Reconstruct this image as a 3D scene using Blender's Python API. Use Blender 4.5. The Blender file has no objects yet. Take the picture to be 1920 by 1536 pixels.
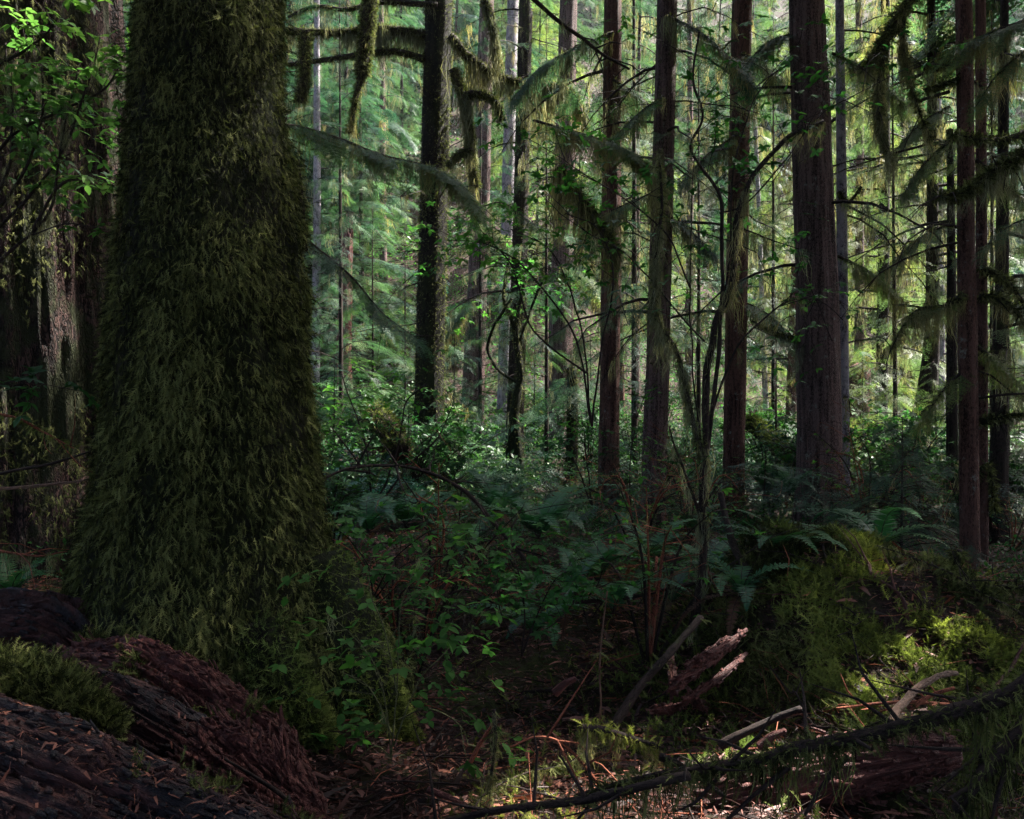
import bpy, math, random
import numpy as np
from mathutils import Vector

# ------------------------------------------------------------------ camera, sky, sun, exposure
S = bpy.context.scene
COL = S.collection
F = 1600.0                      # focal length in pixels of the 1920 wide photograph
CH = 1.6                        # eye height
cd = bpy.data.cameras.new('camera')
cam = bpy.data.objects.new('camera', cd)
COL.objects.link(cam)
cd.lens = 30.0
cd.sensor_width = 36.0
cd.sensor_fit = 'HORIZONTAL'
cd.clip_start = 0.05
cd.clip_end = 1000.0
cam.location = (0, 0, CH)
cam.rotation_euler = (math.radians(90), 0, 0)
S.camera = cam

SUN_EL = math.radians(50)
SUN_DIR = Vector((0.80, 0.42, 0.0)).normalized() * math.cos(SUN_EL) + Vector((0, 0, math.sin(SUN_EL)))
W = bpy.data.worlds.new('World')
S.world = W
W.use_nodes = True
wt = W.node_tree
wt.nodes.clear()
wo = wt.nodes.new('ShaderNodeOutputWorld')
wb = wt.nodes.new('ShaderNodeBackground')
sk = wt.nodes.new('ShaderNodeTexSky')
sk.sky_type = 'NISHITA'
sk.sun_disc = False
sk.sun_elevation = SUN_EL
sk.sun_rotation = math.atan2(SUN_DIR.x, SUN_DIR.y)
wb.inputs['Strength'].default_value = 0.068
sk.air_density = 0.7
sk.dust_density = 3.5
sk.ozone_density = 0.4
wt.links.new(sk.outputs[0], wb.inputs[0])
wt.links.new(wb.outputs[0], wo.inputs[0])
sl = bpy.data.lights.new('sun', 'SUN')
sl.energy = 5.0
sl.angle = math.radians(0.5)
sl.color = (1.0, 0.95, 0.87)
so = bpy.data.objects.new('sun', sl)
COL.objects.link(so)
so.location = SUN_DIR * 60
so.rotation_euler = (-SUN_DIR).to_track_quat('-Z', 'Y').to_euler()

S.view_settings.view_transform = 'Standard'
S.view_settings.look = 'None'
S.view_settings.exposure = 3.0
S.view_settings.gamma = 1.0
cy = S.cycles
cy.max_bounces = 5
cy.diffuse_bounces = 3
cy.glossy_bounces = 2
cy.transmission_bounces = 4
cy.transparent_max_bounces = 4
cy.caustics_reflective = False
cy.caustics_refractive = False
cy.sample_clamp_indirect = 4.0
cy.use_adaptive_sampling = False
cy.use_denoising = True
cy.denoiser = 'OPENIMAGEDENOISE'
cy.denoising_input_passes = 'RGB_ALBEDO_NORMAL'
cy.denoising_prefilter = 'NONE'

R = np.random.default_rng(11)
random.seed(5)
PI = math.pi


def P(px, py, d):
    """point of the photograph's pixel (1920 wide) at distance d along the view axis"""
    return np.array([(px - 960) / F * d, d, CH + (768 - py) / F * d])


def nrm(a):
    a = np.asarray(a, float)
    return a / np.maximum(np.linalg.norm(a, axis=-1, keepdims=True), 1e-9)


# ------------------------------------------------------------------ noise
def _h(i, j, k, s):
    n = (i * 374761393 + j * 668265263 + k * 2147483647 + s * 974634777) & 0xffffffff
    n = ((n ^ (n >> 13)) * 1274126177) & 0xffffffff
    n = n ^ (n >> 16)
    return (n & 0xffff) / 65535.0


def vn(p, s=0):
    p = np.asarray(p, float)
    f = np.floor(p)
    i = f.astype(np.int64)
    t = p - f
    t = t * t * (3 - 2 * t)
    r = 0
    for a in (0, 1):
        for b in (0, 1):
            for c in (0, 1):
                w = (t[..., 0] if a else 1 - t[..., 0]) * (t[..., 1] if b else 1 - t[..., 1]) * (t[..., 2] if c else 1 - t[..., 2])
                r = r + w * _h(i[..., 0] + a, i[..., 1] + b, i[..., 2] + c, s)
    return r * 2 - 1


def fbm(p, o=4, s=0):
    p = np.asarray(p, float)
    r, a = 0, 1.0
    for k in range(o):
        r = r + a * vn(p * 2 ** k, s + k)
        a *= 0.5
    return r


# ------------------------------------------------------------------ terrain
def sstep(a, b, x):
    t = np.clip((x - a) / (b - a), 0, 1)
    return t * t * (3 - 2 * t)


def gh(x, y, fine=True):
    x = np.asarray(x, float)
    y = np.asarray(y, float)
    p = np.stack([x, y, 0 * x], -1)
    z = 0.10 * fbm(p * 0.35, 3, 3)
    if fine:
        z = z + 0.035 * fbm(p * 2.1, 4, 8) * np.exp(-((y - 5) / 12) ** 2)
    y0 = 25 + np.clip(x - 3, 0, 14) * 0.9
    t = np.clip(y - y0, 0, None)
    z = z + 0.70 * (np.sqrt(t * t + 9) - 3) + np.clip(t / 12, 0, 1) * 0.8 * fbm(p * 0.12, 3, 21)
    # side banks so the wood closes left and right
    z = z + 0.25 * np.clip(np.abs(x) - 26, 0, None)
    # root mound right of the middle and a low swell left behind the big tree
    m = np.exp(-(((x - 2.05) / 1.0) ** 2 + ((y - 5.5) / 0.85) ** 2) ** 1.3)
    z = z + 0.66 * m * (1 + 0.15 * fbm(p * 3, 3, 31))
    m = np.exp(-(((x - 3.3) / 1.6) ** 2 + ((y - 6.6) / 1.0) ** 2))
    z = z + 0.18 * m
    z = z - 0.20 * np.exp(-(((x - 0.2) / 1.5) ** 2 + ((y - 5.0) / 1.6) ** 2))
    z = z + 0.35 * np.exp(-(((x + 3.6) / 1.2) ** 2 + ((y - 6.0) / 1.2) ** 2))
    z = z + 0.25 * np.exp(-(((x - 1.1) / 2.5) ** 2 + ((y - 9.0) / 1.2) ** 2))
    z = z + 1.3 * np.exp(-(((x + 4.6) / 2.6) ** 2 + ((y - 17.0) / 4.0) ** 2))
    z = z + 0.45 * np.exp(-(((x - .5) / 6) ** 2 + ((y - 22) / 4) ** 2))
    return z


# ------------------------------------------------------------------ mesh buffer
class G:
    def __init__(self):
        self.v = []; self.q = []; self.t = []; self.qm = []; self.tm = []; self.qr = []; self.tr = []; self.tc = []; self.n = 0

    def add(self, v, q=None, t=None, m=0, r=None, tc=None):
        v = np.asarray(v, np.float32).reshape(-1, 3)
        self.v.append(v)
        self.tc.append(v if tc is None else np.asarray(tc, np.float32).reshape(-1, 3))
        for f, F_, M_, R_, k in ((q, self.q, self.qm, self.qr, 4), (t, self.t, self.tm, self.tr, 3)):
            if f is None or len(f) == 0:
                continue
            f = np.asarray(f, np.int64).reshape(-1, k)
            F_.append(f + self.n)
            M_.append(np.full(len(f), m, np.int32) if np.isscalar(m) else np.asarray(m, np.int32))
            if r is None:
                R_.append(R.random(len(f)).astype(np.float32))
            elif np.isscalar(r):
                R_.append(np.full(len(f), r, np.float32))
            else:
                R_.append(np.asarray(r, np.float32))
        self.n += len(v)

    def scat(self, proto, pos, yax, zax, s, m=0, r=None):
        """copies of proto=(V,quads,tris); local +Y to yax, +Z towards zax"""
        V, Q, T = proto
        n = len(pos)
        if n == 0:
            return
        y = nrm(yax)
        z = np.asarray(zax, float)
        z = z - (z * y).sum(1, keepdims=True) * y
        z = nrm(z)
        x = np.cross(y, z)
        s = np.asarray(s, float)
        if s.ndim == 1:
            s = np.stack([s, s, s], 1)
        M = np.stack([x * s[:, :1], y * s[:, 1:2], z * s[:, 2:3]], 1)      # n,3(axis),3
        vv = np.einsum('ka,nab->nkb', V, M) + np.asarray(pos)[:, None, :]
        k = len(V)
        off = (np.arange(n) * k)[:, None, None]
        if r is None:
            r = R.random(n)
        q = (Q[None] + off).reshape(-1, 4) if len(Q) else None
        t = (T[None] + off).reshape(-1, 3) if len(T) else None
        vv = vv.reshape(-1, 3)
        self.v.append(vv.astype(np.float32)); self.tc.append(vv.astype(np.float32))
        if q is not None:
            self.q.append(q + self.n); self.qm.append(np.full(len(q), m, np.int32)); self.qr.append(np.repeat(r, len(Q)).astype(np.float32))
        if t is not None:
            self.t.append(t + self.n); self.tm.append(np.full(len(t), m, np.int32)); self.tr.append(np.repeat(r, len(T)).astype(np.float32))
        self.n += len(vv)

    def build(self, name, mats, parent=None, smooth=True, base=None):
        me = bpy.data.meshes.new(name)
        if self.n == 0:
            self.add([(0, 0, 0), (0.001, 0, 0), (0, 0.001, 0)], t=[(0, 1, 2)])
        v = np.concatenate(self.v)
        tc = np.concatenate(self.tc)
        off = np.zeros(3, np.float32)
        if parent is not None:
            p = parent
            while p is not None:
                off = off + np.array(p.location, np.float32)
                p = p.parent
        elif base is not None:
            off = np.array(base, np.float32)
        q = np.concatenate(self.q) if self.q else np.zeros((0, 4), np.int64)
        t = np.concatenate(self.t) if self.t else np.zeros((0, 3), np.int64)
        me.vertices.add(len(v))
        me.vertices.foreach_set('co', (v - off).astype(np.float32).ravel())
        loops = np.concatenate([q.ravel(), t.ravel()]).astype(np.int32)
        me.loops.add(len(loops))
        me.loops.foreach_set('vertex_index', loops)
        nf = len(q) + len(t)
        me.polygons.add(nf)
        st = np.concatenate([np.arange(len(q)) * 4, len(q) * 4 + np.arange(len(t)) * 3]).astype(np.int32)
        me.polygons.foreach_set('loop_start', st)
        mi = np.concatenate((self.qm + self.tm)) if nf else np.zeros(0, np.int32)
        me.polygons.foreach_set('material_index', mi.astype(np.int32))
        me.polygons.foreach_set('use_smooth', np.full(nf, smooth, bool))
        me.update(calc_edges=True)
        rr = np.concatenate(self.qr + self.tr)
        at = me.attributes.new('rnd', 'FLOAT', 'FACE')
        at.data.foreach_set('value', rr.astype(np.float32))
        at = me.attributes.new('tc', 'FLOAT_VECTOR', 'POINT')
        at.data.foreach_set('vector', tc.astype(np.float32).ravel())
        for m in (mats if isinstance(mats, (list, tuple)) else [mats]):
            me.materials.append(m)
        o = bpy.data.objects.new(name, me)
        COL.objects.link(o)
        if parent is not None:
            o.parent = parent
        elif base is not None:
            o.location = base
        return o


def tube(g, pts, rad, n=8, m=0, disp=None, cap=True, sub=None, phase=0.0, r=None):
    """tapered tube through pts; disp(angle array, length array, points)->radius factor"""
    pts = np.asarray(pts, float)
    rad = np.asarray(rad, float) * np.ones(len(pts))
    if sub:
        pts, rad = smooth_path(pts, rad, sub)
    k = len(pts)
    tg = np.gradient(pts, axis=0)
    tg = nrm(tg)
    up = np.array([0., 0, 1]) if abs(tg[0][2]) < 0.9 else np.array([0., 1, 0])
    L = np.concatenate([[0], np.cumsum(np.linalg.norm(np.diff(pts, axis=0), axis=1))])
    a = np.linspace(0, 2 * PI, n, endpoint=False) + phase
    N = np.empty((k, 3)); 
    x = nrm(np.cross(tg[0], up))
    for i in range(k):
        x = nrm(x - np.dot(x, tg[i]) * tg[i])
        N[i] = x
    B = np.cross(tg, N)
    rr = rad[:, None] * np.ones((1, n))
    if disp is not None:
        AA, LL = np.meshgrid(a, L)
        rr = rr * disp(AA, LL, rr)
    v = pts[:, None, :] + rr[..., None] * (np.cos(a)[None, :, None] * N[:, None, :] + np.sin(a)[None, :, None] * B[:, None, :])
    tc = np.stack([np.cos(a)[None] * rad[:, None], np.sin(a)[None] * rad[:, None], L[:, None] * np.ones((1, n))], -1)
    tc = tc + np.array([pts[0][0] * 1.7, pts[0][1] * 1.3, pts[0][2] * .3])
    i, j = np.meshgrid(np.arange(k - 1), np.arange(n), indexing='ij')
    q = np.stack([i * n + j, i * n + (j + 1) % n, (i + 1) * n + (j + 1) % n, (i + 1) * n + j], -1).reshape(-1, 4)
    vv = v.reshape(-1, 3); tcc = tc.reshape(-1, 3)
    t = None
    if cap:
        vv = np.concatenate([vv, pts[:1] - tg[:1] * rad[0] * .3, pts[-1:] + tg[-1:] * rad[-1] * .5])
        tcc = np.concatenate([tcc, tcc[:1], tcc[-1:]])
        c0, c1 = k * n, k * n + 1
        jj = np.arange(n)
        t = np.concatenate([np.stack([jj * 0 + c0, (jj + 1) % n, jj], -1), np.stack([jj * 0 + c1, (k - 1) * n + jj, (k - 1) * n + (jj + 1) % n], -1)])
    if r is None:
        r = float(R.random())
    g.add(vv, q, t, m, r, tcc)
    return pts, rad


def smooth_path(pts, rad, sub):
    k = len(pts)
    if k < 3:
        t = np.linspace(0, k - 1, (k - 1) * sub + 1)
        return np.stack([np.interp(t, np.arange(k), pts[:, c]) for c in range(3)], 1), np.interp(t, np.arange(k), rad)
    P0 = np.concatenate([[2 * pts[0] - pts[1]], pts, [2 * pts[-1] - pts[-2]]])
    out = []; ro = []
    for i in range(k - 1):
        a, b, c, d = P0[i:i + 4]
        for t in np.linspace(0, 1, sub, endpoint=False):
            out.append(.5 * ((2 * b) + (-a + c) * t + (2 * a - 5 * b + 4 * c - d) * t * t + (-a + 3 * b - 3 * c + d) * t ** 3))
            ro.append(rad[i] * (1 - t) + rad[i + 1] * t)
    out.append(pts[-1]); ro.append(rad[-1])
    return np.array(out), np.array(ro)


# ------------------------------------------------------------------ objects
def thing(name, label, cat, loc=(0, 0, 0), group=None):
    o = bpy.data.objects.new(name, None)
    o.empty_display_size = 0.2
    COL.objects.link(o)
    o.location = [float(c) for c in loc]
    if label: o['label'] = label
    o['category'] = cat
    if group: o['group'] = group
    return o


def tag(o, label, cat, group=None):
    o['label'] = label; o['category'] = cat
    if group: o['group'] = group
    return o


def copy_tree(o, parent=None):
    c = o.copy()
    COL.objects.link(c)
    c.parent = parent
    for ch in o.children:
        copy_tree(ch, c)
    return c


# ------------------------------------------------------------------ materials
def newmat(name):
    m = bpy.data.materials.new(name)
    m.use_nodes = True
    nt = m.node_tree
    nt.nodes.clear()
    return m, nt, nt.nodes.new('ShaderNodeOutputMaterial')


def ramp(nt, fac, stops):
    n = nt.nodes.new('ShaderNodeValToRGB')
    e = n.color_ramp.elements
    while len(e) < len(stops):
        e.new(0.5)
    for i, (p, c) in enumerate(stops):
        e[i].position = p
        e[i].color = (*c, 1) if len(c) == 3 else c
    nt.links.new(fac, n.inputs[0])
    return n.outputs[0]


def noise(nt, vec, scale, detail=4, rough=0.6, sx=None, dist=0.0):
    if sx is not None:
        mp = nt.nodes.new('ShaderNodeMapping')
        mp.inputs['Scale'].default_value = sx
        nt.links.new(vec, mp.inputs[0])
        vec = mp.outputs[0]
    n = nt.nodes.new('ShaderNodeTexNoise')
    n.inputs['Scale'].default_value = scale
    n.inputs['Detail'].default_value = detail
    n.inputs['Roughness'].default_value = rough
    n.inputs['Distortion'].default_value = dist
    nt.links.new(vec, n.inputs['Vector'])
    return n.outputs['Fac']


def mixc(nt, fac, a, b, mode='MIX'):
    n = nt.nodes.new('ShaderNodeMix')
    n.data_type = 'RGBA'
    n.blend_type = mode
    for s, v in ((n.inputs[0], fac), (n.inputs[6], a), (n.inputs[7], b)):
        if hasattr(v, 'is_linked') or hasattr(v, 'links'):
            nt.links.new(v, s)
        else:
            s.default_value = v if not isinstance(v, tuple) else (*v[:3], 1)
    return n.outputs[2]


def attr(nt, name, out='Fac'):
    n = nt.nodes.new('ShaderNodeAttribute')
    n.attribute_name = name
    return n.outputs[out]


def foliage(name, dark, mid, light, trans=0.4, gloss=0.5, tcol=None, obj_var=True, spec=0.22):
    m, nt, out = newmat(name)
    r = attr(nt, 'rnd')
    c = ramp(nt, r, [(0.0, dark), (0.45, mid), (0.85, light), (1.0, light)])
    geo = nt.nodes.new('ShaderNodeNewGeometry')
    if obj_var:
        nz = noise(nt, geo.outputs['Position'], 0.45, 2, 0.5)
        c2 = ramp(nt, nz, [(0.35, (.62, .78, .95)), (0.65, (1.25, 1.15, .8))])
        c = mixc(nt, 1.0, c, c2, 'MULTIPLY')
    b = nt.nodes.new('ShaderNodeBsdfPrincipled')
    b.inputs['Roughness'].default_value = gloss
    b.inputs['Specular IOR Level'].default_value = spec
    nt.links.new(c, b.inputs['Base Color'])
    t = nt.nodes.new('ShaderNodeBsdfTranslucent')
    tc = mixc(nt, 1.0, c, tcol or (1.15, 1.35, 0.85), 'MULTIPLY')
    nt.links.new(tc, t.inputs[0])
    mx = nt.nodes.new('ShaderNodeMixShader')
    mx.inputs[0].default_value = trans
    nt.links.new(b.outputs[0], mx.inputs[1])
    nt.links.new(t.outputs[0], mx.inputs[2])
    nt.links.new(mx.outputs[0], out.inputs[0])
    return m


def barkmat(name, dark, light, moss=0.0, mosscol=(0.035, 0.05, 0.012), ridge=14.0, bump=0.7, lich=0.0, stretch=0.13):
    m, nt, out = newmat(name)
    tc = attr(nt, 'tc', 'Vector')
    n1 = noise(nt, tc, ridge, 5, 0.65, (1, 1, stretch), 0.4)
    n2 = noise(nt, tc, ridge * 3.5, 3, 0.6, (1, 1, .35))
    v = nt.nodes.new('ShaderNodeTexVoronoi')
    v.feature = 'DISTANCE_TO_EDGE'
    mp = nt.nodes.new('ShaderNodeMapping')
    mp.inputs['Scale'].default_value = (ridge * 1.7, ridge * 1.7, ridge * 0.16)
    ad = nt.nodes.new('ShaderNodeVectorMath')
    ad.operation = 'ADD'
    cb = nt.nodes.new('ShaderNodeCombineXYZ')
    nt.links.new(n2, cb.inputs[0]); nt.links.new(n1, cb.inputs[1])
    sc = nt.nodes.new('ShaderNodeVectorMath'); sc.operation = 'SCALE'; sc.inputs['Scale'].default_value = 1.2 / ridge
    nt.links.new(cb.outputs[0], sc.inputs[0])
    nt.links.new(tc, ad.inputs[0]); nt.links.new(sc.outputs[0], ad.inputs[1])
    nt.links.new(ad.outputs[0], mp.inputs[0])
    nt.links.new(mp.outputs[0], v.inputs['Vector'])
    cr = nt.nodes.new('ShaderNodeMath'); cr.operation = 'MINIMUM'; cr.inputs[1].default_value = 0.25
    nt.links.new(v.outputs['Distance'], cr.inputs[0])
    h = nt.nodes.new('ShaderNodeMath'); h.operation = 'MULTIPLY_ADD'; h.inputs[1].default_value = 1.2
    nt.links.new(cr.outputs[0], h.inputs[0]); nt.links.new(n1, h.inputs[2])
    hh = nt.nodes.new('ShaderNodeMath'); hh.operation = 'MULTIPLY_ADD'; hh.inputs[1].default_value = 0.45
    nt.links.new(n2, hh.inputs[0]); nt.links.new(h.outputs[0], hh.inputs[2])
    c = ramp(nt, hh.outputs[0], [(0.66, tuple(x * .22 for x in dark)), (0.80, dark), (0.93, light)])
    n3 = noise(nt, tc, 1.6, 4, 0.7)
    c = mixc(nt, ramp(nt, n3, [(0.35, (.0,) * 3), (0.7, (.6,) * 3)]), c, mixc(nt, 1.0, c, (1.5, 1.35, 1.3), 'MULTIPLY'))
    if lich:
        n5 = noise(nt, tc, 9, 4, 0.75)
        c = mixc(nt, ramp(nt, n5, [(0.62 - lich * .15, (0,) * 3), (0.70, (.8,) * 3)]), c, (0.30, 0.31, 0.27))
    if moss:
        n4 = noise(nt, tc, 2.6, 6, 0.75, (1, 1, .45))
        c = mixc(nt, ramp(nt, n4, [(0.72 - moss * .4, (0,) * 3), (0.80 - moss * .4, (1,) * 3)]), c, mixc(nt, n2, tuple(x * .5 for x in mosscol), tuple(x * 1.6 for x in mosscol)))
    b = nt.nodes.new('ShaderNodeBsdfPrincipled')
    b.inputs['Roughness'].default_value = 0.8
    b.inputs['Specular IOR Level'].default_value = 0.15
    nt.links.new(c, b.inputs['Base Color'])
    bp = nt.nodes.new('ShaderNodeBump')
    bp.inputs['Strength'].default_value = bump
    bp.inputs['Distance'].default_value = 0.05
    nt.links.new(hh.outputs[0], bp.inputs['Height'])
    nt.links.new(bp.outputs[0], b.inputs['Normal'])
    nt.links.new(b.outputs[0], out.inputs[0])
    return m


def woodmat(name, c1, c2, c3, wet=None, rough=0.6):
    m, nt, out = newmat(name)
    tc = attr(nt, 'tc', 'Vector')
    n1 = noise(nt, tc, 26, 6, 0.7, (1, 1, .07), 0.6)
    n2 = noise(nt, tc, 7, 5, 0.7, (1, 1, .3), 0.3)
    n3 = noise(nt, tc, 60, 4, 0.7, (1, 1, .25))
    c = ramp(nt, n1, [(0.32, c1), (0.5, c2), (0.68, c3)])
    c = mixc(nt, ramp(nt, n3, [(0.3, (.7,) * 3), (.6, (0,) * 3)]), c, tuple(x * .25 for x in c1))
    r = None
    if wet:
        msk = ramp(nt, n2, [(0.46, (0,) * 3), (0.56, (1,) * 3)])
        c = mixc(nt, msk, c, mixc(nt, n3, tuple(x * .5 for x in wet), tuple(x * 1.8 for x in wet)))
        r = ramp(nt, n2, [(0.46, (rough,) * 3), (0.56, (.5,) * 3)])
    b = nt.nodes.new('ShaderNodeBsdfPrincipled')
    b.inputs['Roughness'].default_value = rough
    b.inputs['Specular IOR Level'].default_value = 0.25
    if r: nt.links.new(r, b.inputs['Roughness'])
    nt.links.new(c, b.inputs['Base Color'])
    h = nt.nodes.new('ShaderNodeMath'); h.operation = 'ADD'
    nt.links.new(n1, h.inputs[0]); nt.links.new(n3, h.inputs[1])
    bp = nt.nodes.new('ShaderNodeBump'); bp.inputs['Strength'].default_value = 1.0; bp.inputs['Distance'].default_value = 0.03
    nt.links.new(h.outputs[0], bp.inputs['Height'])
    nt.links.new(bp.outputs[0], b.inputs['Normal'])
    nt.links.new(b.outputs[0], out.inputs[0])
    return m


def groundmat():
    m, nt, out = newmat('forest_soil')
    geo = nt.nodes.new('ShaderNodeNewGeometry')
    p = geo.outputs['Position']
    n1 = noise(nt, p, 22, 8, 0.75)
    n2 = noise(nt, p, 1.3, 5, 0.7)
    n3 = noise(nt, p, 0.5, 4, 0.6)
    c = ramp(nt, n1, [(0.3, (.006, .004, .003)), (0.5, (.026, .014, .011)), (0.66, (.065, .032, .026)), (0.75, (.12, .07, .055))])
    mo = mixc(nt, n1, (.008, .016, .003), (.06, .085, .02))
    c = mixc(nt, ramp(nt, n2, [(0.5, (0,) * 3), (0.62, (.9,) * 3)]), c, mo)
    b = nt.nodes.new('ShaderNodeBsdfPrincipled')
    b.inputs['Roughness'].default_value = 0.9
    b.inputs['Specular IOR Level'].default_value = 0.15
    nt.links.new(c, b.inputs['Base Color'])
    bp = nt.nodes.new('ShaderNodeBump'); bp.inputs['Strength'].default_value = 1.0; bp.inputs['Distance'].default_value = 0.05
    nt.links.new(n1, bp.inputs['Height'])
    nt.links.new(bp.outputs[0], b.inputs['Normal'])
    nt.links.new(b.outputs[0], out.inputs[0])
    return m


M = {}
M['soil'] = groundmat()
M['bark'] = barkmat('hemlock_bark', (.045, .025, .024), (.20, .135, .127), 0.10, ridge=22, lich=0.12, stretch=.07, bump=1.0)
M['bark_red'] = barkmat('red_bark', (.055, .024, .018), (.17, .088, .070), 0.15, ridge=18, lich=0.1, stretch=.1, bump=1.0)
M['bark_dark'] = barkmat('dark_bark', (.008, .005, .004), (.035, .024, .020), 0.45, ridge=18, stretch=.09, bump=1.0)
M['bark_black'] = barkmat('black_bark', (.005, .004, .003), (.018, .013, .010), 0.55, (.02, .025, .008), ridge=18, stretch=.09, bump=1.0)  # near black bark, darkened further to stand for the trunk's shade
M['bark_pale'] = barkmat('pale_bark', (.10, .09, .11), (.24, .22, .25), 0.12, ridge=9, bump=.4, lich=.8, stretch=.5)
M['bark_old'] = barkmat('old_mossy_bark', (.012, .007, .006), (.050, .028, .024), 0.62, (.022, .026, .010), ridge=4.5, bump=1.0)
M['twig'] = barkmat('twig_bark', (.010, .007, .006), (.034, .023, .020), 0.2, ridge=30, bump=.4)
M['twig_red'] = barkmat('red_twig', (.12, .035, .022), (.26, .09, .05), 0, ridge=40, bump=.3)
M['moss_bark'] = barkmat('moss_over_bark', (.006, .006, .003), (.018, .020, .008), 0.6, (.010, .014, .004), ridge=8)
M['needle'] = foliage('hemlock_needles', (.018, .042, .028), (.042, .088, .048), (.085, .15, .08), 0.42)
M['needle_blue'] = foliage('shade_tinted_needles', (.008, .030, .024), (.018, .058, .044), (.04, .095, .065), 0.35)  # darker copy of the needles, shade put into the colour
M['needle_gold'] = foliage('sun_tinted_needles', (.055, .08, .030), (.10, .14, .055), (.18, .22, .09), 0.5)  # lighter golden copy of the needles, sunlight put into the colour
M['leaf'] = foliage('shrub_leaf', (.026, .075, .018), (.045, .125, .026), (.08, .19, .045), 0.5, 0.6, spec=.12)
M['leaf_sun_tint'] = foliage('sun_tinted_leaf', (.035, .09, .022), (.065, .145, .034), (.12, .215, .06), 0.45, 0.45)  # brighter leaf copy with the sunlit look put into its colour
M['leaf_dark'] = foliage('shade_tinted_leaf', (.011, .042, .012), (.022, .078, .020), (.045, .125, .03), 0.4, 0.6)  # darker copy of the shrub leaf, shade put into the colour
M['salal'] = foliage('glossy_leaf', (.010, .032, .013), (.022, .062, .022), (.06, .12, .04), 0.3, 0.45)
M['fern'] = foliage('fern_pinnae', (.012, .060, .030), (.02, .09, .038), (.045, .13, .04), 0.3, 0.42)
M['fern_dead'] = foliage('dead_fern', (.05, .018, .010), (.11, .045, .025), (.17, .08, .045), 0.3, .6, tcol=(1.2, 1, .8))
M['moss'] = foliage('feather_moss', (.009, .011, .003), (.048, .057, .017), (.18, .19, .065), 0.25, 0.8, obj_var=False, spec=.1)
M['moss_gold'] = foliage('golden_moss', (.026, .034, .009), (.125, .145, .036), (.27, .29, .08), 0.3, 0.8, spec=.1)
M['lichen'] = foliage('beard_lichen', (.09, .09, .05), (.20, .20, .115), (.34, .33, .21), 0.4, 0.8, tcol=(1.2, 1.15, .8))
M['litter'] = foliage('litter', (.010, .004, .003), (.060, .020, .016), (.24, .095, .075), 0.1, 0.55, tcol=(1, .8, .6))
M['green_twig'] = barkmat('green_twig_bark', (.045, .05, .022), (.12, .13, .06), 0, ridge=40, bump=.3)
M['wood_red'] = woodmat('rotten_red_wood', (.030, .008, .007), (.105, .031, .025), (.22, .08, .062))
M['wood_wet'] = woodmat('wet_purple_wood', (.020, .007, .006), (.060, .022, .019), (.12, .050, .044), wet=(.010, .007, .009), rough=.75)
M['wood_pale'] = woodmat('bare_wood', (.09, .045, .03), (.18, .10, .065), (.27, .165, .115))


# ------------------------------------------------------------------ small prototypes
def ribbon(pts, w, nrmv):
    pts = np.asarray(pts, float)
    w = np.asarray(w) * np.ones(len(pts))
    tg = nrm(np.gradient(pts, axis=0))
    s = nrm(np.cross(tg, np.asarray(nrmv)[None])) * w[:, None] * .5
    v = np.empty((2 * len(pts), 3))
    v[0::2] = pts - s; v[1::2] = pts + s
    q = np.array([[2 * i, 2 * i + 1, 2 * i + 3, 2 * i + 2] for i in range(len(pts) - 1)])
    return v, q


def merge(parts):
    V = []; Q = []; T = []; n = 0
    for v, q, t in parts:
        V.append(np.asarray(v, float))
        if q is not None and len(q): Q.append(np.asarray(q) + n)
        if t is not None and len(t): T.append(np.asarray(t) + n)
        n += len(v)
    return (np.concatenate(V), np.concatenate(Q) if Q else np.zeros((0, 4), int), np.concatenate(T) if T else np.zeros((0, 3), int))


def spray(seed, nb=9, npair=5, nl=.055, nw=.022, droop=.25):
    """hemlock spray, 1 long in +Y, flat, side twigs fringed with needles"""
    r = np.random.default_rng(seed)
    parts = []
    zc = lambda t: -droop * t * t
    t = np.linspace(0, 1, 6)
    ax = np.stack([.03 * np.sin(t * 5 + seed), t, zc(t)], 1)
    parts.append((*ribbon(ax, np.linspace(.018, .004, 6), (0, 0, 1)), None))
    tris = []; tv = []

    def needles(a, b, k, ln, wd):
        d = nrm(b - a); s = nrm(np.cross(d, (0, 0, 1)))
        for j in range(k):
            p = a + (b - a) * (j + .5 + r.uniform(-.2, .2)) / k
            for sg in (-1, 1):
                l = ln * r.uniform(.6, 1.15)
                tip = p + d * l * .55 * r.uniform(.5, 1.3) + s * sg * l + np.array([0, 0, r.uniform(-.35, .15)]) * l
                n = len(tv)
                tv.extend([p - d * wd * .5, p + d * wd * .5, tip])
                tris.append([n, n + 1, n + 2])

    for i in range(nb):
        for sg in (-1, 1):
            tt = (i + .6 + r.uniform(-.25, .25)) / nb
            if r.random() < .06: continue
            L = (.46 * (1 - tt) ** .75 + .06) * r.uniform(.7, 1.15)
            an = math.radians(r.uniform(42, 62))
            a = np.array([.03 * math.sin(tt * 5 + seed), tt, zc(tt)])
            b = a + L * np.array([sg * math.sin(an), math.cos(an), -droop * .7 * L - r.uniform(0, .15)])
            n = len(tv)
            d = nrm(b - a); s = np.cross(d, (0, 0, 1)) * .006
            tv.extend([a - s, a + s, b]); tris.append([n, n + 1, n + 2])
            needles(a, b, max(2, int(npair * L / .3)), nl, nw)
    needles(ax[0], ax[-1], npair * 2, nl, nw)
    parts.append((np.array(tv), None, np.array(tris)))
    return merge(parts)


SPR = [spray(s) for s in (1, 2, 3)]
SPR_FINE = [spray(s + 10, 12, 10, .042, .013) for s in (1, 2)]
SPR_LOW = [spray(s + 20, 7, 3, .085, .05) for s in (1, 2, 3)]


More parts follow.
